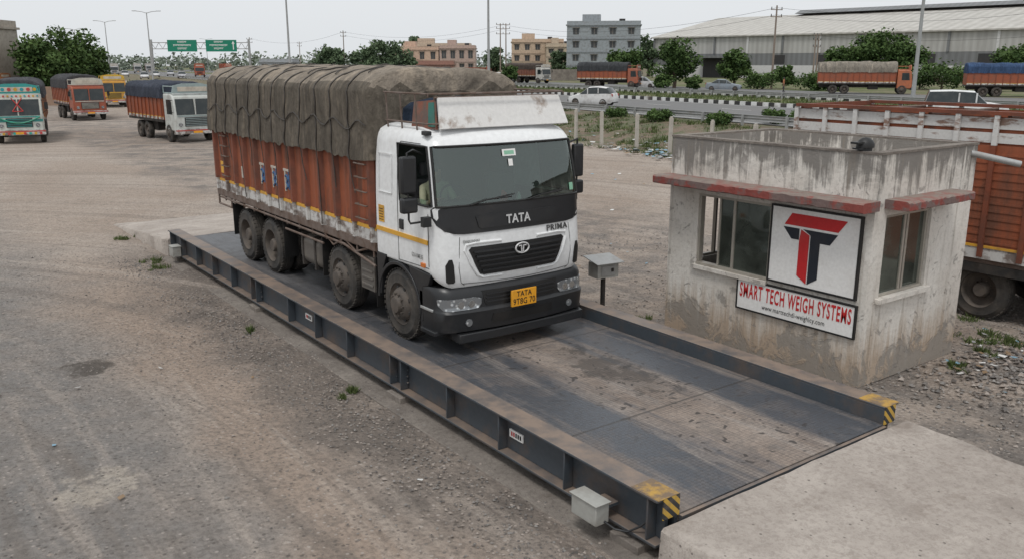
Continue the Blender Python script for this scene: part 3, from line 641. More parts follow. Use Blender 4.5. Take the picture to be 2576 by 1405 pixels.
for k in range(5):
    z = 1.12+k*.065; w = .60+.16*(z-1.08)/.35
    patch(b, cab, [(z, -w, w), (z+.012, -w-.005, w+.005), (z+.024, -w, w)], .045, BLACKP, 20, .03)
b.make('grille', tr, ang=50)
b = B()
for sd in (-1, 1): b.tube([(sd*x, cab.fy(x, z)-.002, z) for x, z in ((.30, 1.035), (.60, 1.04), (.68, 1.08), (.78, 1.24), (.86, 1.42), (.84, 1.49), (.70, 1.505), (.3, 1.50))], .020, WHITEP, 8)
b.make('grille_surround', tr)
b = B()
ell = [(cos(a*pi/16)*.11, sin(a*pi/16)*.068) for a in range(33)]; EZ = 1.375
b.tube([(u, cab.fy(u, 1.36)-.06, EZ+v) for u, v in ell], .012, SILV, 6)
b.tube([(-.06, cab.fy(0, 1.33)-.06, EZ+.028), (-.02, cab.fy(0, 1.33)-.062, EZ+.034), (-.012, cab.fy(0, 1.33)-.062, EZ-.05)], .010, SILV); b.tube([(.06, cab.fy(0, 1.33)-.06, EZ+.028), (.02, cab.fy(0, 1.33)-.062, EZ+.034), (.012, cab.fy(0, 1.33)-.062, EZ-.05)], .010, SILV)
b.make('emblem', tr)
for sd in (-1, 1):
    b = B(); rws = [(1.0, 1.03, 1.10), (1.02, 1.01, 1.12), (1.24, 1.03, 1.13), (1.32, 1.05, 1.09)]
    patch(b, cab, [(z, min(sd*p, sd*r), max(sd*p, sd*r)) for z, p, r in rws], .012, INK, 6, .02)
    b.make('air_vent', tr, ang=50)
b = B()
pts = [(x/20*1.0, cab.fy(x/20, .985)-.003, .985-.03*(1-(x/20)**2)) for x in range(-18, 19)]; b.tube(pts, .005, SEAM, 4)
for sd in (-1, 1):
    pts = [(sd*x, cab.fy(x, z)-.002, z) for x, z in ((.92, 1.60), (.94, 1.4), (.95, 1.2), (.92, 1.0), (.86, .95))]; b.tube(pts, .004, SEAM, 4)
b.make('panel_seam', tr)
bum = Plan([(.30, .0, 1.19), (.34, -.08, 1.24), (.60, -.11, 1.25), (.64, -.06, 1.25), (.84, -.05, 1.25), (.90, -.01, 1.245), (.93, .03, 1.235)], .24, .27, .09)
b = B(); b.grid([[(x, y, z) for x, y in bum.ring(z, .58, side=(1., .5, 0))] for z in (.30, .32, .34, .47, .60, .62, .64, .74, .84, .88, .90, .93)], BLACKP)
rr = [(x, y, .93) for x, y in bum.ring(.93, .58, side=(1., .5, 0))]; b.add(rr, [tuple(range(len(rr)))], BLACKP); b.make('bumper', tr, ang=40)
b = B(); b.prism([(-1.02, -.05), (-.5, -.085), (.5, -.085), (1.12, -.05), (1.18, .12), (1.1, .2), (-1.0, .2)], 2, .19, .315, BLACKP); b.make('lower_bar', tr, bevel=.012)
b = B(); patch(b, bum, [(.67, -.58, .58), (.70, -.60, .60), (.86, -.64, .64)], .012, INK, 12, .02)
for k in range(3): patch(b, bum, [(.70+k*.05, -.58, .58), (.715+k*.05, -.58, .58)], .022, BLACKP, 12, .02)
b.make('lower_grille', tr)
b = B(); patch(b, bum, [(.42, -.5, .5), (.44, -.52, .52), (.54, -.5, .5)], .008, INK, 10, .01); b.make('bumper_slot', tr)
for sd in (-1, 1):
    b = B(); rws = [(.635, .80, 1.13), (.642, .70, 1.18), (.70, .655, 1.22), (.765, .655, 1.225), (.79, .74, 1.22)]
    patch(b, bum, [(z, min(sd*p, sd*r), max(sd*p, sd*r)) for z, p, r in rws], .012, LENS, 16, .02); h = b.make('headlight', tr, ang=60)
    for xx in (.80, .95): b = B(); b.cyl((sd*xx, bum.fy(xx, .69)-.018, .705), (sd*xx, bum.fy(xx, .69)+.02, .705), .048, CHROME, n=20); b.make('reflector', h)
    b = B(); b.cyl((sd*.86, bum.fy(.86, .46)-.015, .46), (sd*.86, bum.fy(.86, .46)+.03, .46), .05, LENS, n=18); b.make('fog_lamp', tr)
b = B(); b.box(-.25, .17, -.165, -.135, .60, .83, PLATE); npo = b.make('number_plate', tr, bevel=.006)
b = B()
b.box(-.258, .178, -.150, -.130, .592, .602, INK); b.box(-.258, .178, -.150, -.130, .828, .838, INK)
vs, fs = text_geo('TATA', .25, .075, .015, 1.08); b.add([(-.165+u, -.168, .735+v) for u, v in vs], fs, INK); vs, fs = text_geo('9T8G 70', .37, .085, .008, 1.05); b.add([(-.225+u, -.168, .625+v) for u, v in vs], fs, INK); b.make('plate_lettering', npo, recalc=False)
for x0, x1 in ((-.75, -.1), (.15, .8)):
    b = B(); b.tube([(x0, cab.fy(x0, 2.01)-.02, 2.005), (x0*.6+x1*.4, cab.fy(x0, 2.04)-.035, 2.06), (x1, cab.fy(x1, 2.08)-.02, 2.07)], .011, INK); b.tube([(x0*.6+x1*.4, cab.fy(x0, 2.04)-.03, 2.055), (x1+.05, cab.fy(x1, 2.11)-.015, 2.10)], .008, INK); b.make('wiper', tr)
GREENST = P('green_sticker', (.25, .5, .35), amt=.1); REDI = P('red_cloth', (.6, .06, .04), amt=.1)
for rw, m_ in (([(2.60, -.16, .06), (2.69, -.16, .06)], SIGNW), ([(2.62, -.13, .03), (2.67, -.13, .03)], GREENST), ([(2.47, -.08, -.01), (2.56, -.08, -.01)], SIGNW), ([(2.06, .98, 1.05), (2.16, .98, 1.05)], GREENST)):
    b = B(); patch(b, cab, rw, .003 if m_ is SIGNW else .005, m_, 3, 0); b.make('windscreen_sticker', tr, recalc=False)
b = B(); b.prism([(-.1, 1.94), (.04, 1.94), (.0, 2.08), (-.06, 2.12)], 1, .3, .33, REDI); b.make('dashboard_cloth', tr)
b = B(); b.prism([(.16, 1.94), (.27, 1.94), (.22, 2.08)], 1, .3, .33, SIGNW); b.make('dashboard_card', tr)
YW = cab.ring(2.0, YB)[2][1]
for sd in (-1, 1):
    X = sd*1.244; yr = YW+.06
    b = B()
    b.tube([(X, .33, 1.2), (X, .33, 1.9)], .005, SEAM, 4); b.tube([(X-sd*.002, yr, 1.16), (X-sd*.004, yr, 2.0), (sd*1.222, yr, 2.45), (sd*1.206, yr-.02, 2.74), (sd*1.198, yr-.08, 2.79), (sd*1.198, .55, 2.79)], .005, SEAM, 4)
    b.tube([(X, .33, 1.18), (X, yr, 1.16)], .005, SEAM, 4); b.make('door_seam', tr)
    b = B(); b.box(X-.012, X+.012, .34, YB-.01, 1.49, 1.55, YELLOW); b.make('side_stripe', tr, label='yellow stripe along cab side')
    b = B(); b.box(X-.02, X+.02, yr-.16, yr-.06, 1.60, 1.74, BLACKP); b.make('door_handle', tr, bevel=.01)
    b = B(); b.box(X-.02, X+.02, .42, .52, 1.17, 1.23, AMBER); b.make('turn_signal', tr, bevel=.006)
    b = B()
    N = 16; arc = [(1.17+.62*cos(pi*k/N), .50+.62*sin(pi*k/N)) for k in range(N+1)]; arc2 = [(1.17+.57*cos(pi*k/N), .50+.57*sin(pi*k/N)) for k in range(N+1)]
    b.prism(arc+arc2[::-1], 0, sd*.84, sd*1.262, BLACKP)
    b.prism([(.50, .42), (.56, .42)]+[(1.17-.62*cos(a), .50+.62*sin(a)) for a in (0, .25, .5, .75, 1.0)]+[(.86, 1.125), (.28, 1.10), (.36, .94), (.50, .9)], 0, sd*1.18, sd*1.25, BLACKP)
    b.prism([(1.70, .55), (1.79, .55), (1.80, 1.16), (1.50, 1.16), (1.62, .95)], 0, sd*1.16, sd*1.25, BLACKP)
    b.make('fender', tr, bevel=.008)
    b = B(); b.box(min(sd*1.0, sd*1.27), max(sd*1.0, sd*1.27), .18, .56, .28, .34, BLACKP); b.make('cab_step', tr, bevel=.01)
    b = B(); b.box(min(sd*1.0, sd*1.265), max(sd*1.0, sd*1.265), .24, .56, .60, .64, GALV); b.make('cab_step', tr, bevel=.01)
b = B(); b.tube([(-1.244, 1.30, 2.06), (-1.243, 1.68, 2.06), (-1.226, 1.68, 2.6), (-1.226, 1.30, 2.6), (-1.244, 1.30, 2.06)], .008, WHITEP, 5); b.make('side_panel', tr)
b = B(); b.box(-1.247, -1.2425, 1.54, 1.70, 1.62, 1.86, YELLOW)
for k in range(5): b.box(-1.249, -1.2475, 1.56, 1.68, 1.65+k*.038, 1.66+k*.038, INK)
b.make('permit_sticker', tr)
b = B(); vs, fs = text_geo('GDA-NME.BE', .3, .06, .01); b.add([(-1.246, .78-u, 1.27+v) for u, v in vs], fs, GALV); b.make('side_lettering', tr, recalc=False)
for sd in (-1, 1):
    xm, hwm, yo = (1.48, .115, .36) if sd < 0 else (1.42, .095, .44); X = sd*xm
    b = B(); b.tube([(sd*1.19, .50, 2.66), (sd*(xm-.06), .16+yo*.6, 2.74), (X, .05+yo, 2.70), (X, .05+yo, 1.84), (sd*(xm-.05), .10+yo, 1.78), (sd*1.22, .40, 1.80)], .014, BLACKP, 8); mo = b.make('mirror_arm', tr)
    b = B(); b.box(X-hwm, X+hwm, .0+yo, .09+yo, 2.18, 2.66, BLACKP); mm = b.make('mirror', tr, bevel=.03, seg=3)
    b = B(); b.box(X-hwm+.02, X+hwm-.02, .091+yo, .094+yo, 2.24, 2.60, CHROME); b.make('mirror_glass', mm)
    b = B(); b.box(X-hwm, X+hwm, -.01+yo, .10+yo, 1.93, 2.13, BLACKP); b.make('mirror', tr, bevel=.03, seg=3)
b = B(); b.tube([(-1.24, .36, 1.74), (-1.33, .26, 1.78), (-1.33, .24, 1.86)], .012, BLACKP); b.box(-1.39, -1.27, .19, .27, 1.76, 1.89, BLACKP); b.make('mirror', tr, bevel=.015)
b = B(); b.box(-1.18, -1.10, .42, .56, 2.90, 2.955, BLACKP); b.make('marker_lamp', tr, bevel=.01)
BRN = P('brown_paint_board', (.24, .075, .04), (.1, .1, .09), sc=4, lo=.42, hi=.6, amt=.8); TEAL = P('teal_paint', (.03, .16, .13), amt=.6); BLUET = tarp_mat('blue_sheet', (.025, .04, .07), (.012, .02, .035))
BD = dirty('board_white', (.70, .69, .67), (.22, .14, .09), 2.2, .56, .66, .8, .5)
b = B(); b.add([(-1.0, .40, 2.97), (1.14, .40, 2.97), (1.08, .56, 3.36), (-.93, .56, 3.36)], [(0, 1, 2, 3)], BD); b.make('roof_board', tr, solid=.03, label='scuffed white board across the cab roof')
for sd, x0, x1 in ((-1, -1.0, -.93), (1, 1.14, 1.08)):
    b = B(); b.add([(x0, .46, 2.97), (x0+.04*sd, 1.05, 2.97), (x1+.02*sd, 1.12, 3.30), (x1, .60, 3.34)], [(0, 1, 2, 3)], BRN); b.add([(x0+sd*.012, .50, 3.0), (x0+sd*.012, .66, 3.0), (x1+sd*.012, .76, 3.30), (x1+sd*.012, .62, 3.31)], [(0, 1, 2, 3)], TEAL); b.make('roof_board_side', tr, solid=.02)
b = B()
for z, xx in ((3.42, 1.12), (3.04, 1.10)):
    b.tube([(-xx, 1.65, z), (-xx, .50, z), (-xx+.08, .46, z), (xx-.08, .46, z), (xx, .50, z), (xx, 1.65, z)], .014, RUSTF)
for x in (-1.12, -.4, .4, 1.12): b.tube([(x, .47, 3.38), (x, .47, 3.42)], .01, RUSTF)
for y in (.8, 1.2, 1.6):
    for x in (-1.12, 1.12): b.tube([(x*.98, y, 2.95), (x, y, 3.42)], .012, RUSTF)
b.tube([(-.95, .60, 3.36), (1.08, .60, 3.36)], .02, RUSTF); b.make('roof_rack', tr)
ts = TarpS(.85, .75, 1.6, 3.0, 3.2, 3.32, 31.); b = B(); ts.build(b, BLUET, 16, 24); b.make('bundled_sheet', tr, recalc=False, label='dark blue folded sheet on cab roof')
b = B()
for x in (-.42, .42): b.box(x-.04, x+.04, .4, 8.7, .72, .98, DARK)
for y in (1.17, 3.1, 6.1, 7.42): b.cyl((-1.05, y, .51), (1.05, y, .51), .07, DARK); b.box(-.6, .6, y-.12, y+.12, .55, .68, DARK)
b.box(-.2, .2, 5.9, 6.3, .35, .7, DARK); b.box(-.2, .2, 7.2, 7.6, .35, .7, DARK)
for y in (2.2, 4.4, 5.2, 8.4): b.box(-.9, .9, y-.05, y+.05, .98, 1.1, DARK)
b.box(-.35, .35, 1.2, 2.0, .45, 1.0, DARK); b.make('chassis', tr)
FT = P('dusty_tank_metal', (.12, .11, .098), (.18, .15, .12), sc=2, lo=.35, hi=.7)
for sd in (-1, 1):
    b = B(); b.prism([(4.0, .42), (4.0, .95), (4.95, .95), (4.95, .42)], 0, sd*.62, sd*1.16, FT); tk = b.make('fuel_tank', tr, bevel=.14, seg=5)
    for y in (4.2, 4.72): b = B(); b.box(min(sd*1.0, sd*1.175), max(sd*1.0, sd*1.175), y, y+.06, .40, .97, DARK); b.make('tank_strap', tk)
    b = B(); x0, x1 = sorted((sd*.8, sd*1.19)); b.box(x0, x1, 2.02, 2.46, .48, 1.0, FT)
    for k in range(4): x2, x3 = sorted((sd*1.19, sd*1.205)); b.box(x2, x3, 2.06, 2.42, .54+k*.11, .58+k*.11, FT)
    b.make('battery_box', tr, bevel=.02)
    x0, x1 = sorted((sd*.98, sd*1.24))
    for y in (1.86, 3.75, 5.42, 8.12): b = B(); b.box(x0, x1, y, y+.012, .40 if y > 2 else .30, 1.05, INK); b.make('mudflap', tr)
    for y, rear in ((1.17, 0), (3.1, 0), (6.1, 1), (7.42, 1)):
        add_wheel(tr, sd*1.235, y, .51, rear=bool(rear), side=sd)
        if rear: add_wheel(tr, sd*.90, y, .51, rear=True, side=sd)
Y0, Y1 = 1.84, 8.95
b = B()
b.box(-1.22, 1.22, Y0, Y1, 1.12, 1.22, RUSTF)
for sd in (-1, 1):
    def sx2(a, c): return sorted((sd*a, sd*c))
    a, c = sx2(1.19, 1.225); b.box(a, c, Y0, Y1, 1.50, 2.65, ORANGE)
    a, c = sx2(1.19, 1.232); b.box(a, c, Y0, Y1, 1.445, 1.499, YELLOW); a, c = sx2(1.19, 1.228); b.box(a, c, Y0, Y1, 1.27, 1.444, SCUFF)
    a, c = sx2(1.14, 1.26); b.box(a, c, Y0-.01, Y1+.01, 1.15, 1.268, RUSTF)
b.box(-1.19, 1.19, Y0, Y0+.04, 1.22, 2.9, ORANGE); b.box(-1.19, 1.19, Y1-.04, Y1, 1.22, 2.9, ORANGE)
b.make('cargo_body', tr)
NR = 12
for sd in (-1, 1):
    b = B(); n = NR
    for i in range(n+1):
        y = Y0+.06+(Y1-Y0-.14)*i/n
        x0, x1 = sd*1.224, sd*1.295
        b.prism([(x0, y-.075), (x1, y-.035), (x1, y+.035), (x0, y+.075)], 2, 1.501, 2.52, ORANGE2)
        x0, x1 = sorted((sd*1.233, sd*1.28)); b.prism([(y-.03, 1.27), (y+.03, 1.27), (y+.03, 1.499), (y-.03, 1.499)], 0, x0, x1, SCUFF)
        if i < n:
            ym = y+(Y1-Y0-.14)/n*.5; x0, x1 = sd*1.2252, sd*1.240; b.prism([(x0, ym-.05), (x1, ym-.02), (x1, ym+.02), (x0, ym+.05)], 2, 1.52, 2.52, ORANGE)
    b.make('side_ribs', tr, smooth=False)
    for ya in (2.12, 8.2):
        b = B()
        for k in range(5):
            z = 1.6+k*.2; X = sd*1.32; b.tube([(sd*1.26, ya-.17, z), (X, ya-.17, z), (X, ya+.17, z), (sd*1.26, ya+.17, z)], .012, RUSTF)
        b.make('ladder', tr)
    b = B(); X = sd*1.24
    b.tube([(X, Y0+.02, .92), (X, 2.9, 1.08), (X, 8.8, 1.10)], .022, RUSTF); b.tube([(X, 2.0, 1.17), (X, 2.5, 1.03), (X, 2.9, 1.17), (X, 3.3, 1.0), (X, 3.7, 1.17)], .016, RUSTF)
    b.tube([(X, 3.7, .96), (X, 5.3, .96)], .02, RUSTF)
    for k in range(13): y = 1.9+k*.55; b.tube([(X, y, 1.05), (X, y, 1.17)], .016, RUSTF)
    b.tube([(X, 8.15, .95), (X, 8.95, .95)], .02, RUSTF); b.tube([(X, 8.15, .95), (X, 8.15, 1.15)], .02, RUSTF); b.tube([(X, 8.93, .95), (X, 8.93, 1.15)], .02, RUSTF)
    b.make('side_guard', tr)
BLUEP = P('blue_glyph_paint', (.05, .14, .30), (.2, .1, .06), amt=.5); CREAM = P('cream_glyph_paint', (.50, .46, .40), (.2, .1, .06), amt=.7)
pitch = (Y1-Y0-.14)/NR
for k, ci in enumerate((5, 6, 7)):       # one painted glyph between each pair of ribs, low on the panel
    yc = Y0+.06+pitch*(ci+.5); b = B(); x0, x1 = -1.246, -1.2265
    b.box(x0, x1, yc-.15, yc+.15, 1.99, 2.03, CREAM)
    b.box(x0-.001, x1, yc-.10, yc-.07, 1.68, 1.989, BLUEP); b.box(x0-.001, x1, yc+.06, yc+.10, 1.64, 1.989, CREAM)
    b.tube([(x0, yc+.06, 1.90), (x0, yc-.0, 1.93), (x0, yc-.05, 1.86), (x0, yc+.0, 1.80), (x0, yc-.04, 1.73), (x0, yc+.04, 1.68)], .018, BLUEP, 5)
    if k == 1: b.tube([(x0, yc-.12, 1.88), (x0, yc-.15, 1.80), (x0, yc-.10, 1.74)], .014, CREAM, 5)
    b.make('painted_lettering', tr)
b = B(); b.box(-1.243, -1.2265, 7.30, 7.42, 1.64, 1.86, CREAM); b.make('painted_patch', tr)
b = B(); b.box(-1.243, -1.2265, 8.5, 8.66, 1.62, 1.86, YELLOW); b.make('painted_patch', tr)
ts = TarpS(1.30, Y0-.03, Y1+.04, 2.47, 3.44, 3.74, 3., rope=.60)
b = B(); ts.build(b, TARP, 280, 120); tp = b.make('tarpaulin', tr, recalc=False, ang=180)
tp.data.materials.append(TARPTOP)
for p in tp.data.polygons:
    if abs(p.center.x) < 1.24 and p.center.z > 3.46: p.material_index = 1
b = B()
for i in range(1, 12):
    y = ts.y0+i*ts.rope+random.uniform(-.03, .03); b.tube([ts.pt(y+.02*sin(k*.9), k/60, .014) for k in range(61)], .012, ROPE, 5)
    z_ = ts.pt(y, 0).z
    for sd in (-1, 1): b.tube([(sd*1.33, y, z_+.02), (sd*1.30, y+.02, z_-.25), (sd*1.29, y+random.uniform(-.1, .1), 1.95 if i % 3 else 1.3)], .008, ROPE, 5)
for sd, u0 in ((0, .13), (1, .87)):
    b.tube([ts.pt(ts.y0+.05+(ts.y1-ts.y0-.1)*k/80, u0+.02*sin(k*.7), .015) for k in range(81)], .010, ROPE, 5)
for k in range(5): b.tube([ts.pt(ts.y0+1.1*k+.3+1.4*j/30, .3+.4*j/30, .016) for j in range(31)], .009, ROPE, 5)
b.make('rope', tr)

# ------------------------------------------------------------------ people
def person(name, loc, rot, V, label, shirt):
    me = bpy.data.meshes.new(name); bm = bmesh.new(); lay = bm.verts.layers.skin.verify(); key = {}
    for i, (k, (par, co, r)) in enumerate(V.items()):
        v = bm.verts.new(co); v[lay].radius = (r, r); v[lay].use_root = (i == 0); key[k] = v
        if par: bm.edges.new((key[par], v))
    bm.to_mesh(me); bm.free(); ob = bpy.data.objects.new(name, me); COL.objects.link(ob)
    ob.modifiers.new('skin', 'SKIN')
    sb = ob.modifiers.new('sub', 'SUBSURF'); sb.levels = 1; sb.render_levels = 1
    bpy.context.view_layer.update()
    m2 = bpy.data.meshes.new_from_object(ob.evaluated_get(bpy.context.evaluated_depsgraph_get())); bpy.data.objects.remove(ob)
    m2.materials.clear()
    for m in (SKIN, shirt, TROUS): m2.materials.append(m)
    nz = V['neck'][1][2]; pz = V['hip'][1][2]
    hands = [Vector(V[k][1]) for k in ('hand_l', 'hand_r')]; elb = [Vector(V[k][1]) for k in ('elbow_l', 'elbow_r')]
    for p in m2.polygons:
        c = p.center
        if c.z > nz-.01: p.material_index = 0
        elif min((c-h).length for h in hands) < .2: p.material_index = 0
        elif c.z > pz+.06 or min((c-h).length for h in elb) < .15: p.material_index = 1
        else: p.material_index = 2
    m2.shade_smooth(); ob = bpy.data.objects.new(name, m2); COL.objects.link(ob); ob.location = loc; ob.rotation_euler = (0, 0, rot); tag(ob, label, 'person')
    b = B(); n = 12; hc = Vector(V['head'][1]); prof = [(-.02, .112), (.04, .116), (.09, .09), (.125, .04), (.135, .001)]
    b.add([(hc.x+r*cos(2*pi*i/n)*.86, hc.y+.015+r*sin(2*pi*i/n), hc.z+z) for z, r in prof for i in range(n)], [(j*n+i, j*n+(i+1) % n, (j+1)*n+(i+1) % n, (j+1)*n+i) for j in range(4) for i in range(n)], HAIR)
    b.make('hair', ob); return ob
def fingers(P, side, hand, d):
    h = Vector(hand)
    for i, (o, l) in enumerate(((-.03, .06), (-.01, .075), (.012, .07), (.033, .055))):
        a = h+Vector((o, d[1]*.05, d[2]*.05)); P[f'f{side}{i}a'] = ('hand_'+side, tuple(a), .01); P[f'f{side}{i}b'] = (f'f{side}{i}a', tuple(a+Vector((0, d[1]*l*.6, d[2]*l))), .009)
    P[f't{side}'] = ('hand_'+side, tuple(h+Vector((.05 if side == 'l' else -.05, d[1]*.03, d[2]*.03))), .011)
seat = dict(hip=(None, (0, 0, .0), .15), belly=('hip', (0, -.01, .2), .14), chest=('belly', (0, -.02, .40), .15), neck=('chest', (0, -.03, .57), .06), head=('neck', (0, -.06, .72), .095), crown=('head', (0, -.05, .80), .08), nose=('head', (0, -.165, .71), .018),
    shoulder_l=('chest', (-.19, -.02, .48), .065), elbow_l=('shoulder_l', (-.27, -.16, .26), .048), hand_l=('elbow_l', (-.17, -.42, .36), .034),
    shoulder_r=('chest', (.19, -.02, .48), .065), elbow_r=('shoulder_r', (.25, -.18, .26), .048), hand_r=('elbow_r', (.13, -.42, .36), .034),
    thigh_l=('hip', (-.11, -.12, -.01), .09), knee_l=('thigh_l', (-.14, -.46, .03), .065), foot_l=('knee_l', (-.14, -.5, -.36), .045), toe_l=('foot_l', (-.14, -.62, -.39), .035),
    thigh_r=('hip', (.11, -.12, -.01), .09), knee_r=('thigh_r', (.14, -.46, .03), .065), foot_r=('knee_r', (.14, -.5, -.36), .045), toe_r=('foot_r', (.14, -.62, -.39), .035))
fingers(seat, 'l', (-.17, -.42, .36), (0, -1, .3)); fingers(seat, 'r', (.13, -.42, .36), (0, -1, .3))
person('person', (TX-.78, TY+.93, .4+1.68), 0, seat, 'driver in olive shirt holding the steering wheel', SHIRT)
stand = dict(hip=(None, (0, 0, .92), .13), belly=('hip', (0, 0, 1.08), .12), chest=('belly', (0, .0, 1.30), .135), neck=('chest', (0, 0, 1.48), .055), head=('neck', (0, -.02, 1.61), .09), crown=('head', (0, -.01, 1.67), .075), nose=('head', (0, -.12, 1.60), .018),
    shoulder_l=('chest', (-.18, 0, 1.39), .06), elbow_l=('shoulder_l', (-.25, .03, 1.12), .043), hand_l=('elbow_l', (-.25, -.06, .86), .032),
    shoulder_r=('chest', (.18, 0, 1.39), .06), elbow_r=('shoulder_r', (.25, .0, 1.12), .043), hand_r=('elbow_r', (.23, -.12, .88), .032),
    thigh_l=('hip', (-.1, 0, .84), .085), knee_l=('thigh_l', (-.11, -.06, .48), .06), foot_l=('knee_l', (-.11, .06, .07), .045), toe_l=('foot_l', (-.11, -.1, .03), .035),
    thigh_r=('hip', (.1, 0, .84), .085), knee_r=('thigh_r', (.11, .0, .48), .06), foot_r=('knee_r', (.11, -.1, .07), .045), toe_r=('foot_r', (.11, -.24, .03), .035))
person('person', S(.31, 104, .9), .6, stand, 'pedestrian in orange shirt walking beside the road', P('orange_shirt', (.4, .15, .06)))
person('person', S(-.441, 84, 0), 2.2, stand, 'man in pale shirt standing near parked trucks', P('pale_shirt', (.5, .48, .45)))

# ------------------------------------------------------------------ other trucks
MC = {}
def CM(c, **k):
    key = tuple(round(q, 3) for q in c)
    if key not in MC: MC[key] = dirty('truck_paint', c, (.13, .09, .07), 2, .46, .75, .6, .5, **k)
    return MC[key]
DGLASS2 = P('dark_windscreen', (.02, .028, .03), (.12, .12, .11), lo=.45, hi=.9, amt=.5, rough=.12); tarp_cache = {}
def other_truck(loc, rot, cabc, bodyc, tarpc, label, length=8.6, trim=None, garland=False, hb=2.35, he=3.0, ht=3.35, group='cargo trucks around the lot'):
    e = thing('truck', loc, rot, label, 'truck', group)
    cm = CM(cabc); bm_ = CM(bodyc); tm = CM(trim) if trim else cm
    b = B(); b.prism([(.10, .62), (.0, .75), (.0, 1.42), (.16, 2.45), (.34, 2.62), (1.55, 2.62), (1.55, .62)], 0, -1.15, 1.15, cm); b.make('cab', e, bevel=.09, seg=3)
    b = B(); b.prism([(-.012, 1.50), (.123, 2.34), (.16, 2.34), (.05, 1.50)], 0, -1.02, 1.02, DGLASS2); b.make('windscreen', e, bevel=.0)
    if trim: b = B(); b.box(-.03, .03, -.02, .13, 1.50, 2.34, cm, Matrix.Translation((0, 0, 0)) @ Matrix.Rotation(0, 4, 'X')); b.make('windscreen_divider', e)
    for sd in (-1, 1):
        x0, x1 = sorted((sd*1.14, sd*1.156)); b = B(); b.prism([(.28, 1.52), (.38, 2.3), (1.1, 2.3), (1.1, 1.52)], 0, x0, x1, DGLASS2); b.make('side_window', e)
        b = B(); b.cyl((sd*.86, -.05, .98), (sd*.86, .06, .98), .11, LENS, n=16); b.make('headlight', e)
        b = B(); b.tube([(sd*1.12, .2, 2.3), (sd*1.36, .0, 2.25), (sd*1.36, .0, 1.75), (sd*1.13, .15, 1.6)], .015, INK); b.box(sd*1.36-.09, sd*1.36+.09, -.02, .03, 1.82, 2.18, INK); b.make('mirror', e)
    b = B(); b.box(-.62, .62, -.035, .02, .88, 1.36, BLACKP)
    for k in range(5): b.box(-.58, .58, -.055, -.036, .92+k*.09, .95+k*.09, tm)
    b.box(-1.0, 1.0, -.02, .02, 1.40, 1.46, tm); b.make('grille', e)
    b = B(); b.box(-1.2, 1.2, -.16, .12, .48, .74, SCUFF if trim else BLACKP); b.box(-1.2, 1.2, -.165, -.161, .64, .70, CM((.45, .05, .04)) if trim else cm); b.box(-.25, .25, -.175, -.1655, .52, .63, PLATE); b.make('bumper', e)
    b = B(); b.prism([(-1.12, 2.64), (1.12, 2.64), (1.02, 3.05), (.5, 3.16), (-.5, 3.16), (-1.02, 3.05)], 1, .20, .28, tm)
    b.box(-.8, .8, .185, .199, 2.74, 2.98, CM((.55, .5, .42))); b.tube([(-1.1, .3, 2.66), (-1.1, 1.5, 2.66), (-1.1, 1.5, 3.0), (-1.0, .3, 3.0)], .03, tm); b.tube([(1.1, .3, 2.66), (1.1, 1.5, 2.66), (1.1, 1.5, 3.0), (1.0, .3, 3.0)], .03, tm); b.make('roof_visor', e)
    if garland:
        G = CM((.03, .3, .2)); RR = CM((.5, .04, .04)); CR = CM((.6, .57, .5))
        b = B(); b.tube([(-1.0+2*k/20, -.06, 1.42-.32*sin(pi*k/20)) for k in range(21)], .04, G); b.make('garland', e)
        b = B(); b.tube([(-.25, -.03, 2.42), (.25, -.05, 1.72)], .03, RR); b.tube([(.25, -.03, 2.42), (-.25, -.05, 1.72)], .03, RR); b.tube([(-.25, -.05, 1.72), (.25, -.05, 1.72)], .025, RR); b.make('red_ribbon', e)
        b = B(); b.box(-1.1, 1.1, .155, .199, 2.40, 2.62, CR)
        for k in range(11): b.cyl((-1.0+k*.2, .13, 2.51), (-1.0+k*.2, .154, 2.51), .05, CM([(.6, .35, .03), (.02, .3, .35), (.5, .05, .05)][k % 3]), n=8)
        b.make('painted_header', e)
        for k in range(9): b = B(); b.box(-1.1+k*.25, -.98+k*.25, -.18, -.167, .5, .62, CM([(.02, .35, .3), (.6, .35, .03), (.5, .05, .05)][k % 3])); b.make('reflector', e)
        for k in range(7): b = B(); b.cyl((-.9+k*.3, .17, 2.86), (-.9+k*.3, .184, 2.86), .09, CM([(.6, .35, .03), (.02, .3, .35), (.5, .05, .05)][k % 3])); b.make('painted_disc', e)
        b = B(); b.box(-1.13, 1.13, -.012, .03, 1.16, 1.30, CM((.03, .3, .28))); b.make('teal_band', e)
    y0 = 1.65; y1 = length
    b = B(); b.box(-1.2, 1.2, y0, y1, 1.05, 1.18, DARK)
    for sd in (-1, 1):
        x0, x1 = sorted((sd*1.17, sd*1.21)); b.box(x0, x1, y0, y1, 1.371, max(hb, 2.2)+.1, bm_); x0, x1 = sorted((sd*1.165, sd*1.215)); b.box(x0, x1, y0, y1, 1.19, 1.33, SCUFF); b.box(x0, x1*1.002, y0, y1, 1.331, 1.37, YELLOW)
    b.box(-1.17, 1.17, y0, y0+.04, 1.18, hb+.1, bm_); b.box(-1.17, 1.17, y1-.04, y1, 1.18, hb+.1, bm_); b.make('cargo_body', e)
    n = int((y1-y0)/.62)
    for sd in (-1, 1):
        b = B()
        for i in range(n+1):
            y = y0+.02+(y1-y0-.08)*i/n; x0, x1 = sorted((sd*1.216, sd*1.26)); b.box(x0, x1, y, y+.07, 1.2, hb+.03, CM((bodyc[0]*.7, bodyc[1]*.7, bodyc[2]*.7)))
        b.make('side_ribs', e)
    b = B(); [b.box(x-.04, x+.04, .4, y1-.2, .7, 1.04, DARK) for x in (-.4, .4)]; b.box(-.9, -.5, 3.4, 4.4, .5, 1.0, DARK); b.box(.5, .9, 3.4, 4.4, .5, 1.0, DARK); b.make('chassis', e)
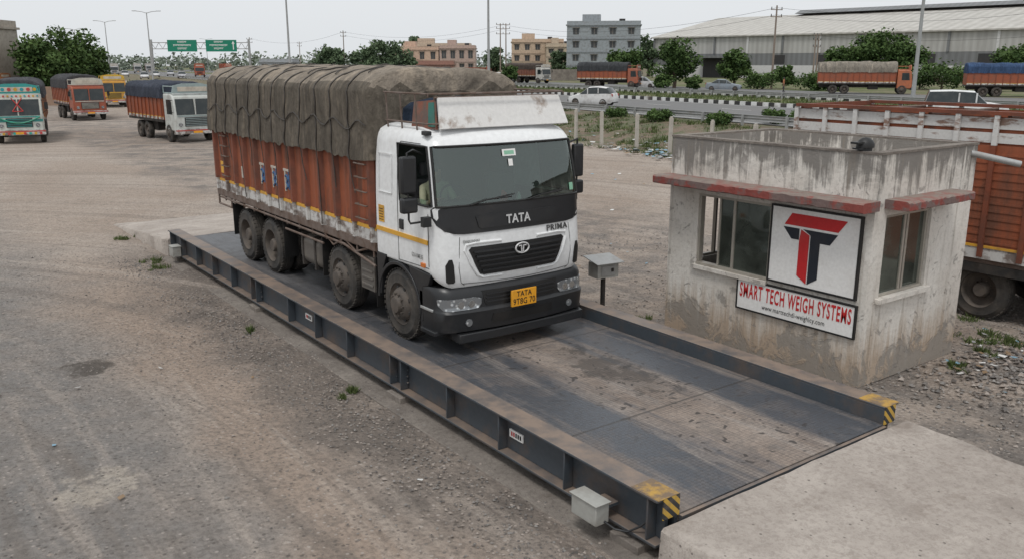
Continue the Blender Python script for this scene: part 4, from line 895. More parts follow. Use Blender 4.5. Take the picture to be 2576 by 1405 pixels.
    if tarpc:
        tm2 = tarp_cache.get(tarpc)
        if tm2 is None: tm2 = tarp_cache[tarpc] = tarp_mat('truck_tarpaulin', tarpc, tuple(q*.55 for q in tarpc))
        s = TarpS(1.25, y0, y1, hb, he, ht, random.random()*50, .8, lump=1.6); b = B(); s.build(b, tm2, 50, 36); b.make('tarpaulin', e, recalc=False, ang=180)
    for sd in (-1, 1):
        for y, rear in ((1.0, 0), (y1-2.9, 1), (y1-1.65, 1)): add_wheel(e, sd*1.17, y, .5, .5, bool(rear), sd)
    return e
O = (.31, .08, .034)
def face_rot(az_deg):
    d = W(sin(radians(az_deg)), cos(radians(az_deg))); return math.atan2(d.x, -d.y)
other_truck(S(-.568, 46.5), face_rot(153), (.58, .60, .55), (.33, .14, .07), (.08, .08, .09), 'cream and teal decorated truck with green garland', trim=(.03, .30, .28), garland=True)
other_truck(S(-.484, 66), face_rot(143), (.32, .075, .035), O, (.07, .07, .075), 'orange cab truck with dark tarpaulin parked in the lot', trim=(.5, .48, .42), length=7.6)
other_truck(S(-.364, 47.5), face_rot(139), (.55, .57, .54), O, (.055, .065, .09), 'white and teal cab truck with slate blue tarpaulin', trim=(.3, .38, .38), length=7.4, ht=3.2, he=2.95)
other_truck(S(-.455, 86), face_rot(150), (.55, .28, .04), O, None, 'orange and yellow decorated truck', trim=(.6, .38, .04), length=7)
other_truck(S(-.575, 100), face_rot(90), (.4, .16, .06), (.35, .14, .06), (.22, .19, .15), 'brown loaded truck parked beside the trees')
Z = .9
other_truck(S(.146, 122, Z), face_rot(112), (.36, .11, .06), O, (.06, .063, .068), 'orange truck with black tarpaulin on the service road', 8.8, hb=2.3, ht=3.5)
other_truck(S(.455, 97, Z), face_rot(108), (.45, .14, .06), O, (.28, .25, .21), 'orange truck with pale lumpy tarpaulin', 9.8, he=2.9, ht=3.5)
other_truck(S(.0395, 150, Z), face_rot(135), (.55, .54, .5), (.22, .08, .05), (.09, .07, .06), 'brown truck with white cab on the road')
other_truck(S(-.02, 200, Z), face_rot(118), (.4, .12, .08), (.3, .1, .06), None, 'small orange truck beyond the guardrail')
other_truck(S(.63, 88, Z), face_rot(110), (.3, .1, .08), O, (.05, .09, .18), 'truck with blue tarpaulin near the warehouse', 9)
other_truck(S(-.355, 215, Z), face_rot(160), (.42, .1, .05), (.35, .1, .05), (.25, .12, .08), 'red brown truck on the distant highway')
other_truck(S(-.322, 290, Z), face_rot(150), (.42, .1, .05), (.35, .09, .05), None, 'orange truck on the distant highway', hb=3.2)
for t_, f_ in ((-.452, 250), (-.425, 300), (-.412, 330), (-.470, 280)):
    other_truck(S(t_, f_, Z), face_rot(155), (.5, .5, .5), (.3, .22, .18), (.35, .33, .3), 'pale truck queued on the far highway', 7)
e = thing('truck', (15.7, 10.35, 0), 0, 'high sided orange truck with white upper band parked behind booth', 'truck', 'cargo trucks around the lot')
b = B()
for sx3, sd in ((-1.25, -1), (1.25, 1)):
    x0, x1 = sorted((sx3, sx3-sd*.04)); b.box(x0, x1, -5.1, 0, 1.25, 2.92, ORANGE)
    for i in range(12):
        z = 1.33+i*.13; x2, x3 = sorted((sx3+sd*.001, sx3+sd*.012)); b.box(x2, x3, -5.1, 0, z, z+.035, ORANGE)
    b.box(x0, x1, -5.1, 0, 1.06, 1.249, SCUFF); x2, x3 = sorted((sx3+sd*.001, sx3+sd*.014)); b.box(x2, x3, -5.1, 0, 1.252, 1.295, YELLOW)
b.box(-1.21, 1.21, -.04, 0, 1.06, 2.9, ORANGE); b.box(-1.21, 1.21, -5.1, -5.06, 1.06, 2.9, ORANGE); b.box(-1.2, 1.2, -5.1, 0, .98, 1.055, RUSTF); b.make('cargo_body', e)
WSL = dirty('peeling_white_boards', (.62, .61, .59), (.2, .1, .06), 2.5, .56, .62, .9, .7, stretch=(1, .5, 2))
for sd in (-1, 1):
    b = B()
    x0, x1 = sorted((sd*1.21, sd*1.25))
    b.box(x0, x1, -5.1, 0, 2.96, 3.12, WSL); b.box(x0, x1, -5.1, 0, 3.18, 3.36, WSL)
    x0, x1 = sorted((sd*1.2, sd*1.208)); b.box(x0, x1, -5.1, 0, 2.925, 3.37, ORANGE)
    for k in range(9): x0, x1 = sorted((sd*1.265, sd*1.31)); y = -5.05+k*.625; b.box(x0, x1, y, y+.08, 1.1, 2.92, ORANGE2); b.box(x0, x1, y, y+.08, 2.925, 3.40, WSL)
    x0, x1 = sorted((sd*1.18, sd*1.32)); b.box(x0, x1, -5.1, 0, 3.401, 3.46, ORANGE2)
    b.make('upper_rails', e, label='peeling white upper boards with rust coloured top rail')
b = B(); b.box(-1.17, 1.17, -.06, -.01, 3.36, 3.45, ORANGE2)
b.make('end_rail', e)
for y in (-1.2, -2.6, -3.9): b = B(); b.tube([(-1.2, y, 3.38), (1.2, y, 3.38)], .03, RUSTF); b.make('cross_bar', e)
b = B(); [b.box(x-.05, x+.05, -7, -.3, .68, .97, DARK) for x in (-.42, .42)]; b.box(-1.15, 1.15, -3.05, -1.5, .45, .97, DARK); b.box(-1.1, 1.1, -5.05, -4.5, .5, .97, DARK); b.box(-1.22, 1.22, -4.5, -3.05, .82, .975, DARK); b.make('chassis', e)  # rails and mudguard, plus dark boxes standing in for shade under the body
b = B(); b.prism([(-5.2, .75), (-5.2, 2.62), (-6.5, 2.62), (-6.7, 1.45), (-6.75, .75)], 0, -1.2, 1.2, CM((.42, .1, .04))); b.make('cab', e, bevel=.08)
for sd in (-1, 1):
    for y, r in ((-.8, 1), (-3.75, 1), (-5.9, 0)): add_wheel(e, sd*1.12, y, .5, .5, bool(r), sd)

# ------------------------------------------------------------------ cars
def car(loc, rot, c, label, kind='hatch'):
    e = thing('car', loc, rot, label, 'car', 'cars on the highway'); m = CM(c)
    if kind == 'hatch': st = [(0, .35, .55, .60, .62), (.08, .25, .68, .72, .74), (.75, .22, .86, .92, .82), (1.05, .22, .92, .97, .84), (1.75, .22, .95, 1.48, .84), (2.5, .22, .97, 1.53, .85), (3.3, .22, 1.0, 1.45, .84), (3.72, .25, .98, 1.02, .82), (3.82, .35, .8, .84, .72)]
    elif kind == 'suv': st = [(0, .4, .7, .75, .7), (.1, .3, .9, .96, .8), (1.0, .26, 1.06, 1.1, .87), (1.2, .26, 1.08, 1.13, .88), (1.85, .26, 1.1, 1.74, .88), (3.0, .26, 1.1, 1.8, .89), (4.2, .26, 1.1, 1.76, .88), (4.4, .3, 1.05, 1.1, .86), (4.46, .4, .8, .84, .8)]
    else: st = [(0, .35, .55, .6, .65), (.1, .25, .68, .72, .78), (1.0, .2, .84, .88, .84), (1.2, .2, .88, .93, .85), (1.9, .2, .92, 1.38, .85), (2.9, .2, .92, 1.42, .85), (3.6, .2, .95, .99, .84), (4.2, .22, .92, .96, .8), (4.3, .4, .7, .74, .7)]
    rows = []
    for (y, zb, zl, zr, hw) in st:
        rf = hw*.8 if zr-zl > .3 else hw*.93
        half = [(-hw*.94, zb), (-hw, zb+.15), (-hw, (zb+zl)/2+.08), (-hw*.98, zl), (-rf, zr-.05), (-rf*.82, zr), (0, zr+.03)]
        full = half+[(-x, z) for x, z in reversed(half[:-1])]; rows.append([(x, y, z) for x, z in full])
    c_ = len(rows[0]); v = [q for r in rows for q in r]; bf = []; wf = []
    for j in range(len(rows)-1):
        cab_j = (st[j][3]-st[j][2] > .3) or (st[j+1][3]-st[j+1][2] > .3); both = (st[j][3]-st[j][2] > .3) and (st[j+1][3]-st[j+1][2] > .3)
        for i in range(c_-1):
            f = (j*c_+i, j*c_+i+1, (j+1)*c_+i+1, (j+1)*c_+i)
            w = cab_j and (i in (3, c_-5) or (not both and 3 < i < c_-5)); (wf if w else bf).append(f)
    b = B(); b.add(v, bf, m); b.add(rows[0], [tuple(range(c_))], m); b.add(rows[-1], [tuple(range(c_))], m); merge_make(b, 'body', e, ang=40)
    b = B(); b.add(v, wf, DGLASS2); merge_make(b, 'windows', e, ang=40)
    Ln = st[-1][0]
    b = B(); b.box(-.7, .7, -.03, .05, .35, .5, BLACKP); b.make('grille', e)
    for sd in (-1, 1):
        b = B(); b.box(sd*.55-.13, sd*.55+.13, .0, .1, .58, .70, LENS); b.make('headlight', e, bevel=.03)
        b = B(); b.box(sd*.66-.08, sd*.66+.08, Ln-.08, Ln+.01, .78, .98, CM((.4, .02, .02))); b.make('tail_lamp', e, bevel=.02)
        for y in (1.72, 2.62):
            x = sd*st[4][4]*.95; b = B(); b.box(x-.02, x+.02, y, y+.08, st[4][2]+.02, st[4][3]-.08, m); b.make('door_pillar', e)
        for y in (.72, Ln-.75): add_wheel(e, sd*(st[3][4]+.01), y, .31, .31, False, sd)
    return e
car(S(.068, 71, Z), face_rot(-62), (.68, .68, .67), 'silver white hatchback driving on the highway')
car(S(.570, 50, Z), face_rot(112), (.72, .73, .72), 'white estate car seen above the orange truck', 'suv')
car(S(.0, 152, Z), face_rot(120), (.68, .68, .66), 'white utility vehicle on the far road', 'suv')
car(S(.165, 122, Z), face_rot(115), (.65, .65, .65), 'white car behind the parked truck')
car(S(.262, 108, Z), face_rot(108), (.24, .28, .32), 'grey blue sedan near the warehouse', 'sedan')
for t_, f_, c_ in ((-.405, 215, (.6, .6, .6)), (-.388, 240, (.5, .5, .52)), (-.44, 225, (.6, .6, .6)), (-.30, 330, (.5, .2, .15)), (-.375, 200, (.4, .4, .42)), (-.418, 190, (.6, .6, .6))):
    car(S(t_, f_, Z), face_rot(155), c_, 'distant car in highway traffic')

# ------------------------------------------------------------------ trees
def leaves(b_v, b_f, sh, c, r, n, size, rnd, sq=.8):
    for _ in range(n):
        d = Vector((rnd.gauss(0, 1), rnd.gauss(0, 1), rnd.gauss(0, 1))).normalized(); rr = r*(rnd.random()**.38)*(1+.18*rnd.gauss(0, 1)); p = c+Vector((d.x*rr, d.y*rr, d.z*rr*sq))
        u = Vector((rnd.gauss(0, 1), rnd.gauss(0, 1), rnd.gauss(0, .6))).normalized(); w = u.cross(Vector((rnd.gauss(0, 1), rnd.gauss(0, 1), rnd.gauss(0, 1)))).normalized(); s = size*rnd.uniform(.6, 1.3); o = len(b_v)
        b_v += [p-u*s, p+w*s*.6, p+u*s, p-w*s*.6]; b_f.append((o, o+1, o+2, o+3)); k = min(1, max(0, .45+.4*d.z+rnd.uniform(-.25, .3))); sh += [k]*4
def leafmesh(name, v, f, sh, mat, parent=None, loc=(0, 0, 0)):
    me = bpy.data.meshes.new(name); me.from_pydata([tuple(q) for q in v], [], f); me.materials.append(mat); a = me.attributes.new('shade', 'FLOAT', 'POINT'); a.data.foreach_set('value', sh)
    o = bpy.data.objects.new(name, me); COL.objects.link(o); o.location = loc
    if parent: o.parent = parent
    return o
def tree(loc, h, R, seed, n=2600, mat=None, label='leafy green roadside tree', size=.22, cat='tree', name='tree'):
    rnd = random.Random(seed); e = thing(name, loc, 0, label, cat, 'trees around the yard' if name == 'tree' else 'bushes by the road')
    v = []; f = []; sh = []; cz = h*.56; cl = []
    K = 30
    for i in range(K):
        a = rnd.uniform(0, 2*pi); rr = R*sqrt(rnd.random())*.80; zz = cz+rnd.uniform(-.36, .36)*h*(1-.5*(rr/R)**2); cl.append(Vector((rr*cos(a), rr*sin(a), zz)))
    for c in cl: leaves(v, f, sh, c, R*rnd.uniform(.24, .42), int(n*1.5)//K, size*1.1, rnd)
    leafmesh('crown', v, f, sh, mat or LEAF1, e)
    b = B(); r0 = .035*h
    b.tube([(0, 0, -.1), (.05*R, .02, h*.15), (-.03*R, .04*R, h*.32), (.02, 0, h*.6)], [r0*1.2, r0, r0*.8, r0*.35], BARK, 8)
    for c in cl[:8]: b.tube([(0, 0, h*.22), c*.5+Vector((0, 0, h*.16)), c], [r0*.55, r0*.35, r0*.1], BARK, 5)
    b.make('trunk', e); return e
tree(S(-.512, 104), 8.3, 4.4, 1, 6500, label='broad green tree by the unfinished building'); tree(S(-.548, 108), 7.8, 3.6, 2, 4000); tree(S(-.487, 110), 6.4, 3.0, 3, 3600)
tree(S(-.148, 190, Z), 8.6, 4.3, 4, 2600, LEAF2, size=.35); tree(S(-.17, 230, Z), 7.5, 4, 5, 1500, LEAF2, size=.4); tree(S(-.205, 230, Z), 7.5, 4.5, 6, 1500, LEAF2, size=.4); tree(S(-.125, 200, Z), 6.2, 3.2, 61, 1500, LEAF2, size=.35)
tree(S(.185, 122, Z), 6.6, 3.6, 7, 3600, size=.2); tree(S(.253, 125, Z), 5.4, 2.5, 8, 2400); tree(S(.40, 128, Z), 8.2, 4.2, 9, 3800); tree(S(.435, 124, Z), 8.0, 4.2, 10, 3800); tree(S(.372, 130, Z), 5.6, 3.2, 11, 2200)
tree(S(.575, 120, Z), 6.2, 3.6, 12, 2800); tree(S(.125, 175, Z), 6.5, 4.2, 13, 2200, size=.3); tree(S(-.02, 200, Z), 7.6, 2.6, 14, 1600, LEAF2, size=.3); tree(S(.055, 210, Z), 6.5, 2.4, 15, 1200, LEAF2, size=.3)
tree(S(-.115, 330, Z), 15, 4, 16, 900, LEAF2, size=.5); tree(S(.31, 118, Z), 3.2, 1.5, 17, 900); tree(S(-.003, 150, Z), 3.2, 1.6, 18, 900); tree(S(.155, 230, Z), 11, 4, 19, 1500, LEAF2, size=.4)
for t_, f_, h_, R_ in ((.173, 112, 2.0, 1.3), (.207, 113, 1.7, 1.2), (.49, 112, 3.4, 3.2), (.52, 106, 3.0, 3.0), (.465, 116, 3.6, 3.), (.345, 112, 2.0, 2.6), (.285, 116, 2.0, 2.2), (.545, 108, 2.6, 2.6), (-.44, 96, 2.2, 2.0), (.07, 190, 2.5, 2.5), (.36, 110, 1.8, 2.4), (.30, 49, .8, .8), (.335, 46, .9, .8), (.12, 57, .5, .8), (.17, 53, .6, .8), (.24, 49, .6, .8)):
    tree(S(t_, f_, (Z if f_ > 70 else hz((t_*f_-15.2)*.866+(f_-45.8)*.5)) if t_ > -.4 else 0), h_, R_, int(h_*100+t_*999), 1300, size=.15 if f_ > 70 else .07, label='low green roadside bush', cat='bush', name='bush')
rnd = random.Random(5); v = []; f = []; sh = []
for i in range(260):
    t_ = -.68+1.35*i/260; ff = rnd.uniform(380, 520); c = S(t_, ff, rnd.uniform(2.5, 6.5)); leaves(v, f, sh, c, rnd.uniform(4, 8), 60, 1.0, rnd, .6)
o = leafmesh('treeline', v, f, sh, leaf_mat('leaves_far', (.17, .2, .16), (.23, .26, .21))); o['kind'] = 'stuff'; o['label'] = 'hazy line of distant trees on the horizon'  # haze of the far distance painted into these greyed leaf colours
def tuft(v, f, sh, c, r, n, h, rnd):
    for _ in range(n):
        a = rnd.uniform(0, 2*pi); q0 = r*sqrt(rnd.random()); p = c+Vector((q0*cos(a), q0*sin(a), 0)); d = Vector((rnd.gauss(0, .5), rnd.gauss(0, .5), 1)).normalized(); w = Vector((rnd.gauss(0, 1), rnd.gauss(0, 1), 0)).normalized()*h*.11; hh = h*rnd.uniform(.4, 1.2); o = len(v)
        v += [p-w, p+w, p+d*hh]; f.append((o, o+1, o+2)); sh += [rnd.random()]*3
v = []; f = []; sh = []
for _ in range(3600):
    n = rnd.uniform(-10.3, -.8); d = rnd.uniform(-24, 60)
    if noise.noise(Vector((n*.35, d*.25, 0))) < -.15: continue
    tuft(v, f, sh, HW(d, n, hz(n)-.02), rnd.uniform(.15, .5), 18, rnd.uniform(.12, .32), rnd)
for _ in range(1400):
    n = rnd.uniform(17, 29); d = rnd.uniform(-40, 90); tuft(v, f, sh, HW(d, n, .9), .7, 12, rnd.uniform(.2, .45), rnd)
spots = [((4.45, 9.75, 0), .16, 160), ((4.3, 19.3, 0), .25, 150), ((4.6, 22.3, 0), .3, 160), ((12.9, 5.6, 0), .22, 160), ((13.4, 6.2, 0), .4, 300), ((13.9, 5.4, 0), .45, 300), ((11.9, 5.6, 0), .22, 160), ((4.40, 13.2, 0), .14, 60), ((14.4, 6.6, 0), .4, 200), ((4.3, 18.6, 0), .25, 120), ((9.95, 9.9, 0), .2, 90)]
for c, r, n_ in spots:
    for _ in range(6):
        a = rnd.uniform(0, 6.28); tuft(v, f, sh, Vector(c)+Vector((cos(a), sin(a), 0))*r*rnd.random()*1.1, r*rnd.uniform(.15, .5), n_//4, rnd.uniform(.06, .14), rnd)
o = leafmesh('grass', v, f, sh, GRASSM); o['kind'] = 'stuff'; o['label'] = 'dry grass and weeds on embankment and verges'
def scatter(name, spots, mats, label, flat=False):
    b = B()
    for (p, s) in spots:
        M = Matrix.Translation(p) @ Matrix.Rotation(rnd.uniform(0, 6.3), 4, 'Z') @ Matrix.Rotation(rnd.gauss(0, .25), 4, 'X')
        m = rnd.choice(mats)
        if flat: b.add([M @ Vector(q) for q in ((-s, -s*.6, 0), (s*.9, -s*.5, .1*s), (s, s*.6, .25*s), (-s*.7, s*.7, .05*s))], [(0, 1, 2, 3)], m)
        else: b.add([M @ Vector((x*s*rnd.uniform(.7, 1.2), y*s*rnd.uniform(.6, 1.1), z*s*.6)) for x, y, z in ((1, 0, 0), (0, 1, 0), (-1, 0, 0), (0, -1, 0), (.1, .1, 1), (0, 0, -.6))], [(0, 1, 4), (1, 2, 4), (2, 3, 4), (3, 0, 4), (1, 0, 5), (2, 1, 5), (3, 2, 5), (0, 3, 5)], m)
    o = b.make(name, smooth=False, recalc=False); o['kind'] = 'stuff'; o['label'] = label
STN = [P('stone_grey', (.22, .205, .19)), P('stone_brown', (.31, .265, .23)), P('stone_dark', (.10, .09, .083)), P('stone_grey_dark', (.14, .125, .112))]
sp = []
for _ in range(10000):
    x = rnd.uniform(-7, 4.7); y = rnd.uniform(1, 22); sp.append((Vector((x, y, .004)), rnd.choice((.006, .008, .010, .013, .018)) if rnd.random() < .985 else .03))
for _ in range(4500):
    x = rnd.gauss(4.2, .35); y = rnd.uniform(1, 20)
    if x < 4.8: sp.append((Vector((x, y, .01)), rnd.uniform(.006, .024)))
for _ in range(6500):
    x = rnd.uniform(8.95, 17); y = rnd.uniform(0, 6.5) if rnd.random() < .7 else rnd.uniform(6.5, 16); sp.append((Vector((x, y, .01)), rnd.uniform(.01, .034)))
for _ in range(500):
    x = rnd.gauss(12.6, .9); y = rnd.gauss(4.9, .5); sp.append((Vector((x, y, .02)), rnd.uniform(.02, .06)))
scatter('gravel', sp, STN, 'loose stones scattered over the dusty ground')
LIT = [P('litter_white', (.66, .66, .64)), P('litter_grey', (.3, .3, .3)), P('litter_blue', (.2, .36, .46)), P('litter_brown', (.25, .17, .1))]
sp = []
for _ in range(170): n = rnd.uniform(-10.5, -5.5); d = rnd.gauss(1, 8); sp.append((HW(d, n, hz(n)+.08), rnd.uniform(.05, .15)))
for _ in range(220): n = rnd.gauss(-9.9, .7); d = rnd.gauss(-2, 3.5); sp.append((HW(d, n, hz(n)+.1), rnd.uniform(.07, .2)))
for _ in range(40): sp.append((Vector((rnd.uniform(-6, 4.4), rnd.uniform(4, 20), .03)), rnd.uniform(.018, .04)))
for _ in range(70): sp.append((Vector((rnd.gauss(13, .8), rnd.gauss(5.1, .5), .06)), rnd.uniform(.02, .06)))
for _ in range(80): sp.append((Vector((rnd.uniform(9, 30), rnd.uniform(12, 34), .04)), rnd.uniform(.03, .07)))
scatter('litter', sp, LIT, 'scraps of plastic and paper litter', True)
for k in range(17):
    d = -14+k*2.75; n = -9.0+rnd.uniform(-.2, .2); b = B(); b.box(-.08, .08, -.07, .07, -.2, 1.66, FPOST); b.box(-.06, .06, -.05, .05, 1.661, 1.72, FPOST)
    o = b.make('fence_post', loc=HW(d, n, .05), rot=rnd.uniform(-.3, .3), bevel=.01); o.rotation_euler[0] = rnd.uniform(-.05, .05); tag(o, 'weathered concrete fence post at lot edge', 'fence post', 'concrete posts along lot edge')
# ------------------------------------------------------------------ lamp posts & poles
def lamp(loc, h, r, rot):
    e = thing('street_lamp', loc, rot, 'tall grey highway lamp post with twin arms', 'street lamp', 'highway lamp posts'); b = B(); b.cyl((0, 0, -.3), (0, 0, h), r, POLE, r*.55, 10); b.make('pole', e)
    for sd in (-1, 1):
        b = B(); b.tube([(0, 0, h-.1), (sd*.8, 0, h+.15), (sd*1.8, 0, h+.25)], .05, POLE); b.box(min(sd*1.6, sd*2.3), max(sd*1.6, sd*2.3), -.14, .14, h+.2, h+.3, POLE); b.make('lamp_head', e)
lamp(S(-.252, 90, Z), 12, .13, .6); lamp(S(-.0265, 85, Z), 12, .15, .6); lamp(S(.459, 76, Z), 12, .19, .6)
lamp(S(-.409, 150, Z), 11.6, .13, -.5); lamp(S(-.457, 190, Z), 11.9, .13, -.5); lamp(S(-.492, 235, Z), 12, .13, -.5); lamp(S(-.345, 330, Z), 12, .13, -.5)
PC = P('pole_concrete', (.24, .19, .155), amt=.4)
tops = []
def upole(loc, h, rot, twin=False, lab='concrete utility pole with insulator arms'):
    e = thing('utility_pole', loc, rot, lab, 'utility pole', 'utility poles')
    for x in ((-.6, .6) if twin else (0,)): b = B(); b.cyl((x, 0, -.3), (x, 0, h), .17, PC, .1, 8); b.make('pole', e)
    w = 1.5 if twin else .9
    for z in ((h-.3, h-1.1, h-2.2) if twin else (h-.6, h-1.5)):
        b = B(); b.box(-w, w, -.05, .05, z, z+.1, PC)
        for x in (-w+.1, 0, w-.1): b.cyl((x, 0, z+.1), (x, 0, z+.4), .06, INTER, n=6)
        b.make('cross_arm', e)
    tops.append(Vector(loc)+Vector((0, 0, h-.3)))
upole(S(.296, 119, Z), 10.8, -.3); upole(S(-.010, 190, Z), 11.6, -.5, True); upole(S(.344, 150, Z), 8.2, .2, True); upole(S(-.19, 230, Z), 11.6, .2); upole(S(-.296, 250, Z), 10.5, .2); upole(S(-.24, 300, Z), 10.5, .2); upole(S(-.145, 260, Z), 8, .2)
def wire(a, c, sag, n=24):
    b = B(); b.tube([a.lerp(c, i/n)+Vector((0, 0, -sag*4*(i/n)*(1-i/n))) for i in range(n+1)], .022, INTER, 4); o = b.make('power_line'); tag(o, 'thin dark overhead power line', 'power line', 'overhead wires')
for dz in (0, -.9): wire(tops[0]+Vector((0, 0, dz)), tops[1]+Vector((0, 0, dz)), 2.2); wire(tops[1]+Vector((0, 0, dz)), tops[3]+Vector((0, 0, dz)), 2); wire(tops[0]+Vector((0, 0, dz)), S(.75, 95, 13+dz), 2.)
wire(tops[3], tops[4], 2); wire(S(.75, 100, 9.), tops[2], 1.5)
e = thing('sign_gantry', S(-.352, 236, Z), -YAW, 'steel gantry over highway carrying green direction signs', 'sign gantry')
for x in (-13, 13): b = B(); b.cyl((x, 0, 0), (x, 0, 9.5), .3, GALV); b.make('gantry_post', e)
b = B()
for z in (7.0, 8.6): b.box(-13, 13, -.12, .12, z, z+.2, GALV)
for k in range(26): b.tube([(-13+k, 0, 7.1), (-12+k, 0, 8.7)] if k % 2 else [(-13+k, 0, 8.7), (-12+k, 0, 7.1)], .07, GALV, 4)
b.make('truss', e)
GS = P('green_sign', (.0, .20, .12), amt=.15)
for x0, x1 in ((-8.6, -.8), (1.6, 9.8)):
    b = B(); b.box(x0, x1, -.35, -.2, 6.4, 9.4, GS); so = b.make('direction_sign', e); b = B(); cx = (x0+x1)/2-(.7 if x0 > 0 else 0)
    for k, w in enumerate((2.4, 4.8, 2.6)):
        b.box(cx-w/2, cx+w/2, -.37, -.355, 9.0-k*.85, 9.09-k*.85, SIGNW)
        for j in range(int(w/.34)): xx = cx-w/2+.1+j*.34; hh = random.uniform(.25, .42); b.box(xx, xx+.09, -.37, -.355, 9.0-k*.85-hh, 8.999-k*.85, SIGNW); b.box(xx+.09, xx+.24, -.37, -.355, 9.0-k*.85-hh*.7, 9.08-k*.85-hh*.7, SIGNW)
    if x0 > 0: b.box(x1-1.0, x1-.75, -.37, -.355, 6.9, 8.9, SIGNW); b.prism([(x1-1.3, 8.4), (x1-.45, 8.4), (x1-.875, 9.1)], 1, -.372, -.355, SIGNW)
    b.make('sign_lettering', so, recalc=False)
# ------------------------------------------------------------------ buildings
DM = P('window_dark', (.05, .055, .06), rough=.3)
def building(loc, w, dp, h, storeys, wallc, label, rot=0., winw=1.3, tank=True, nwin=5, balc=False, name='building'):
    e = thing(name, loc, -YAW+rot, label, 'building', 'roadside buildings'); wm = CM(wallc); dm = DM
    b = B(); b.box(-w/2, w/2, 0, dp, -.3, h, wm); b.box(-w/2-.25, w/2+.25, -.25, dp+.25, h, h+.25, wm); b.box(-w/2, w/2, 0, .2, h+.25, h+1.0, wm); b.box(-w/2, -w/2+.2, .2, dp, h+.25, h+1.0, wm); b.box(w/2-.2, w/2, .2, dp, h+.25, h+1.0, wm); b.make('wall', e)
    sh_ = h/storeys
    for s in range(storeys):
        b = B(); b.box(-w/2-.1, w/2+.1, -.12, -.001, s*sh_-.1 if s else 0, s*sh_+.15, CM(tuple(q*.8 for q in wallc))); b.make('floor_band', e)
        for k in range(nwin):
            x = -w/2+w*(k+.5)/nwin; b = B(); b.box(x-winw/2, x+winw/2, -.03, .02, s*sh_+1.0, s*sh_+sh_-.6, dm); b.box(x-.03, x+.03, -.06, -.031, s*sh_+1.0, s*sh_+sh_-.6, CONC); wo = b.make('window', e)
            b = B(); b.box(x-winw/2-.2, x+winw/2+.2, -.45, -.002, s*sh_+sh_-.5, s*sh_+sh_-.4, CONC2); b.make('sunshade', wo)
        for k in range(max(2, nwin//2)):
            y = dp*(k+.5)/max(2, nwin//2)
            x = -w/2-.03; b = B(); b.box(x, x+.05, y-.6, y+.6, s*sh_+1, s*sh_+sh_-.6, dm); b.make('window', e)
    if balc:
        b = B(); b.box(-w/2, w/2*.3, -1.2, -.13, sh_*1-.1, sh_+.05, wm); b.box(-w/2, w/2*.3, -1.2, -1.1, sh_+.051, sh_+.95, CM(tuple(q*.7 for q in wallc))); b.make('balcony', e)
    if tank:
        b = B(); b.box(-w*.3, -w*.05, dp*.3, dp*.7, h+.25, h+2.6, wm); b.make('stair_room', e)
        b = B(); b.cyl((w*.25, dp*.5, h+.25), (w*.25, dp*.5, h+1.7), .7, INTER, n=14); b.make('water_tank', e)
    return e
building(S(.103, 200, Z), 16.5, 12, 11.6, 4, (.30, .33, .35), 'grey concrete four storey building with rooftop room', rot=-.12, nwin=4)
building(S(.029, 255, Z), 15, 12, 9.2, 3, (.55, .42, .31), 'peach three storey house block', nwin=5, balc=True); building(S(.055, 248, Z), 8, 12, 7.8, 3, (.50, .41, .31), 'cream house with balconies', nwin=3)
building(S(-.108, 262, Z), 13, 12, 7.2, 2, (.58, .41, .31), 'pink two storey house with parapet', nwin=4, balc=True); building(S(-.062, 262, Z), 10.5, 12, 7.6, 2, (.47, .35, .30), 'faded pink house beside trees', nwin=4); building(S(-.085, 290, Z), 22, 10, 8.8, 3, (.54, .43, .33), 'cream building block behind houses', nwin=8)
building(S(-.268, 240, Z), 9, 8, 3.6, 1, (.36, .38, .40), 'small grey roadside shop', nwin=3, tank=False)
building(S(-.09, 210, Z), 10, 6, 3.0, 1, (.33, .17, .13), 'low brick red shed', nwin=3, tank=False)
building(S(-.672, 96, 0), 11, 10, 8.1, 2, (.42, .37, .31), 'unfinished concrete building with overhanging slab roof', nwin=4, tank=False)
b = B(); b.box(0, 14, -.15, .15, 0, 1.9, CM((.3, .2, .14))); o = b.make('boundary_wall', loc=S(-.62, 90), rot=-YAW); tag(o, 'low brick boundary wall beside parked trucks', 'wall')
b = B(); b.box(0, 22, -.15, .15, 0, 2.2, CONC2); o = b.make('boundary_wall', loc=S(.02, 175, Z), rot=-YAW); tag(o, 'grey concrete boundary wall before houses', 'wall')
A = S(.160, 228, Z); Cc = S(.640, 160, Z); dv = Vector((Cc.x-A.x, Cc.y-A.y, 0)); Lw = dv.length; wr = math.atan2(dv.y, dv.x)
wh = thing('warehouse', A, wr, 'long grey metal warehouse with pale sloping roof', 'warehouse')
WW = rib_mat('warehouse_cladding', (.36, .355, .335), (.43, .425, .405), 5.); WR = rib_mat('warehouse_roofing', (.40, .385, .35), (.48, .46, .425), 3.); WD_ = rib_mat('warehouse_dark_band', (.15, .155, .155), (.19, .195, .2), 5.); WB = P('warehouse_base', (.58, .58, .57), amt=.3)
b = B(); b.box(0, Lw, 0, 60, 0, 2.9, WB); b.box(0, Lw, .02, 60, 2.9, 5.6, WD_); b.box(0, Lw, 0, 60, 5.6, 9.8, WW)
for k in range(0, int(Lw), 9): b.box(k, k+.5, -.2, -.002, 5.6, 9.8, WB if k % 2 else WD_)
b.make('wall', wh)
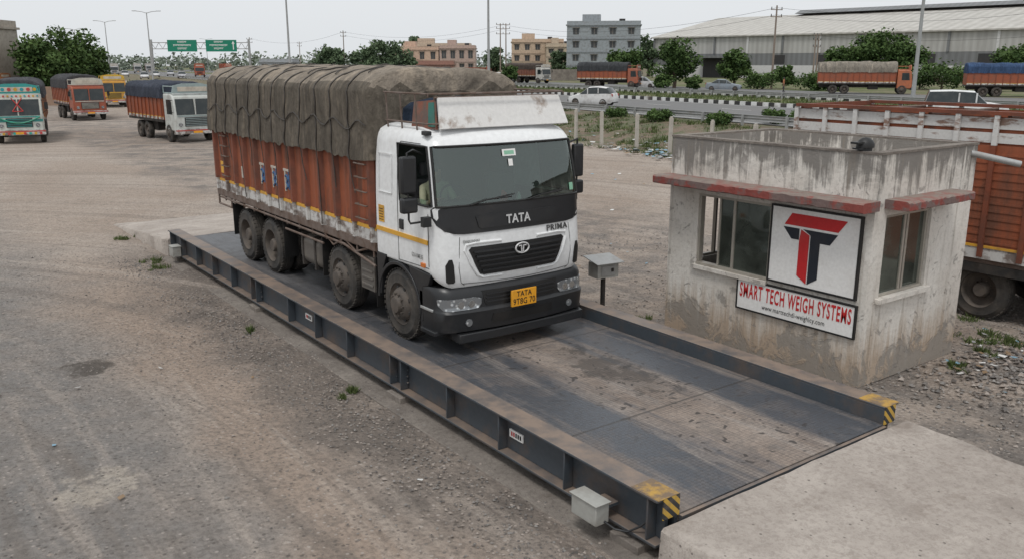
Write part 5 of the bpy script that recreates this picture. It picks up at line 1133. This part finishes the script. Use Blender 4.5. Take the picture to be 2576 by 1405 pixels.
b = B(); b.prism([(-.6, 9.8), (30, 15.6), (61, 9.8), (61, 9.5), (30, 15.2), (-.6, 9.5)], 0, -.5, Lw+.5, WR); b.make('roof', wh)
b = B(); b.prism([(27, 15.7), (30, 16.7), (33, 15.7)], 0, 24, Lw, WD_); b.make('ridge_vent', wh)
b = B(); b.box(16, 25, -1.2, -.05, 0, 4.6, INTER); b.box(15, 26, -3.5, -.03, 4.61, 5.1, WD_); b.make('loading_door', wh)
for k in range(6):
    b = B(); b.box(34+k*11, 37+k*11, -.03, .018, 3.2, 5.2, INTER); b.make('window', wh)

# ------------------------------------------------------------------ world, light, camera
w = bpy.data.worlds.new('World'); scene.world = w; w.use_nodes = True; nt = w.node_tree; bg = nt.nodes['Background']
sky = nt.nodes.new('ShaderNodeTexSky'); sky.sky_type = 'NISHITA'; sky.sun_disc = False; sky.sun_elevation = radians(58); sky.sun_rotation = radians(200); sky.dust_density = 4; sky.air_density = 1.2
hs = nt.nodes.new('ShaderNodeHueSaturation'); hs.inputs['Saturation'].default_value = .2; nt.links.new(sky.outputs[0], hs.inputs['Color'])
mx = nt.nodes.new('ShaderNodeMix'); mx.data_type = 'RGBA'; mx.inputs[0].default_value = .85; nt.links.new(hs.outputs[0], mx.inputs[6]); mx.inputs[7].default_value = (7.1, 7.35, 7.6, 1)
nt.links.new(mx.outputs[2], bg.inputs[0]); bg.inputs[1].default_value = .120
sun = bpy.data.lights.new('sun', 'SUN'); sun.energy = 1.5; sun.angle = radians(14); sun.color = (1, .975, .94); so = bpy.data.objects.new('sun', sun); COL.objects.link(so)
sd_ = Vector((-.35, -.25, .9)).normalized(); so.rotation_euler = sd_.to_track_quat('Z', 'Y').to_euler()
cam = bpy.data.cameras.new('camera'); co = bpy.data.objects.new('camera', cam); COL.objects.link(co); cam.sensor_width = 36; cam.lens = 30.05; cam.clip_end = 4000; cam.clip_start = .1
co.location = (0, 0, 4.2); co.rotation_euler = (radians(90-14.15), 0, -YAW); scene.camera = co
scene.view_settings.view_transform = 'Standard'; scene.view_settings.look = 'None'; scene.view_settings.exposure = 0
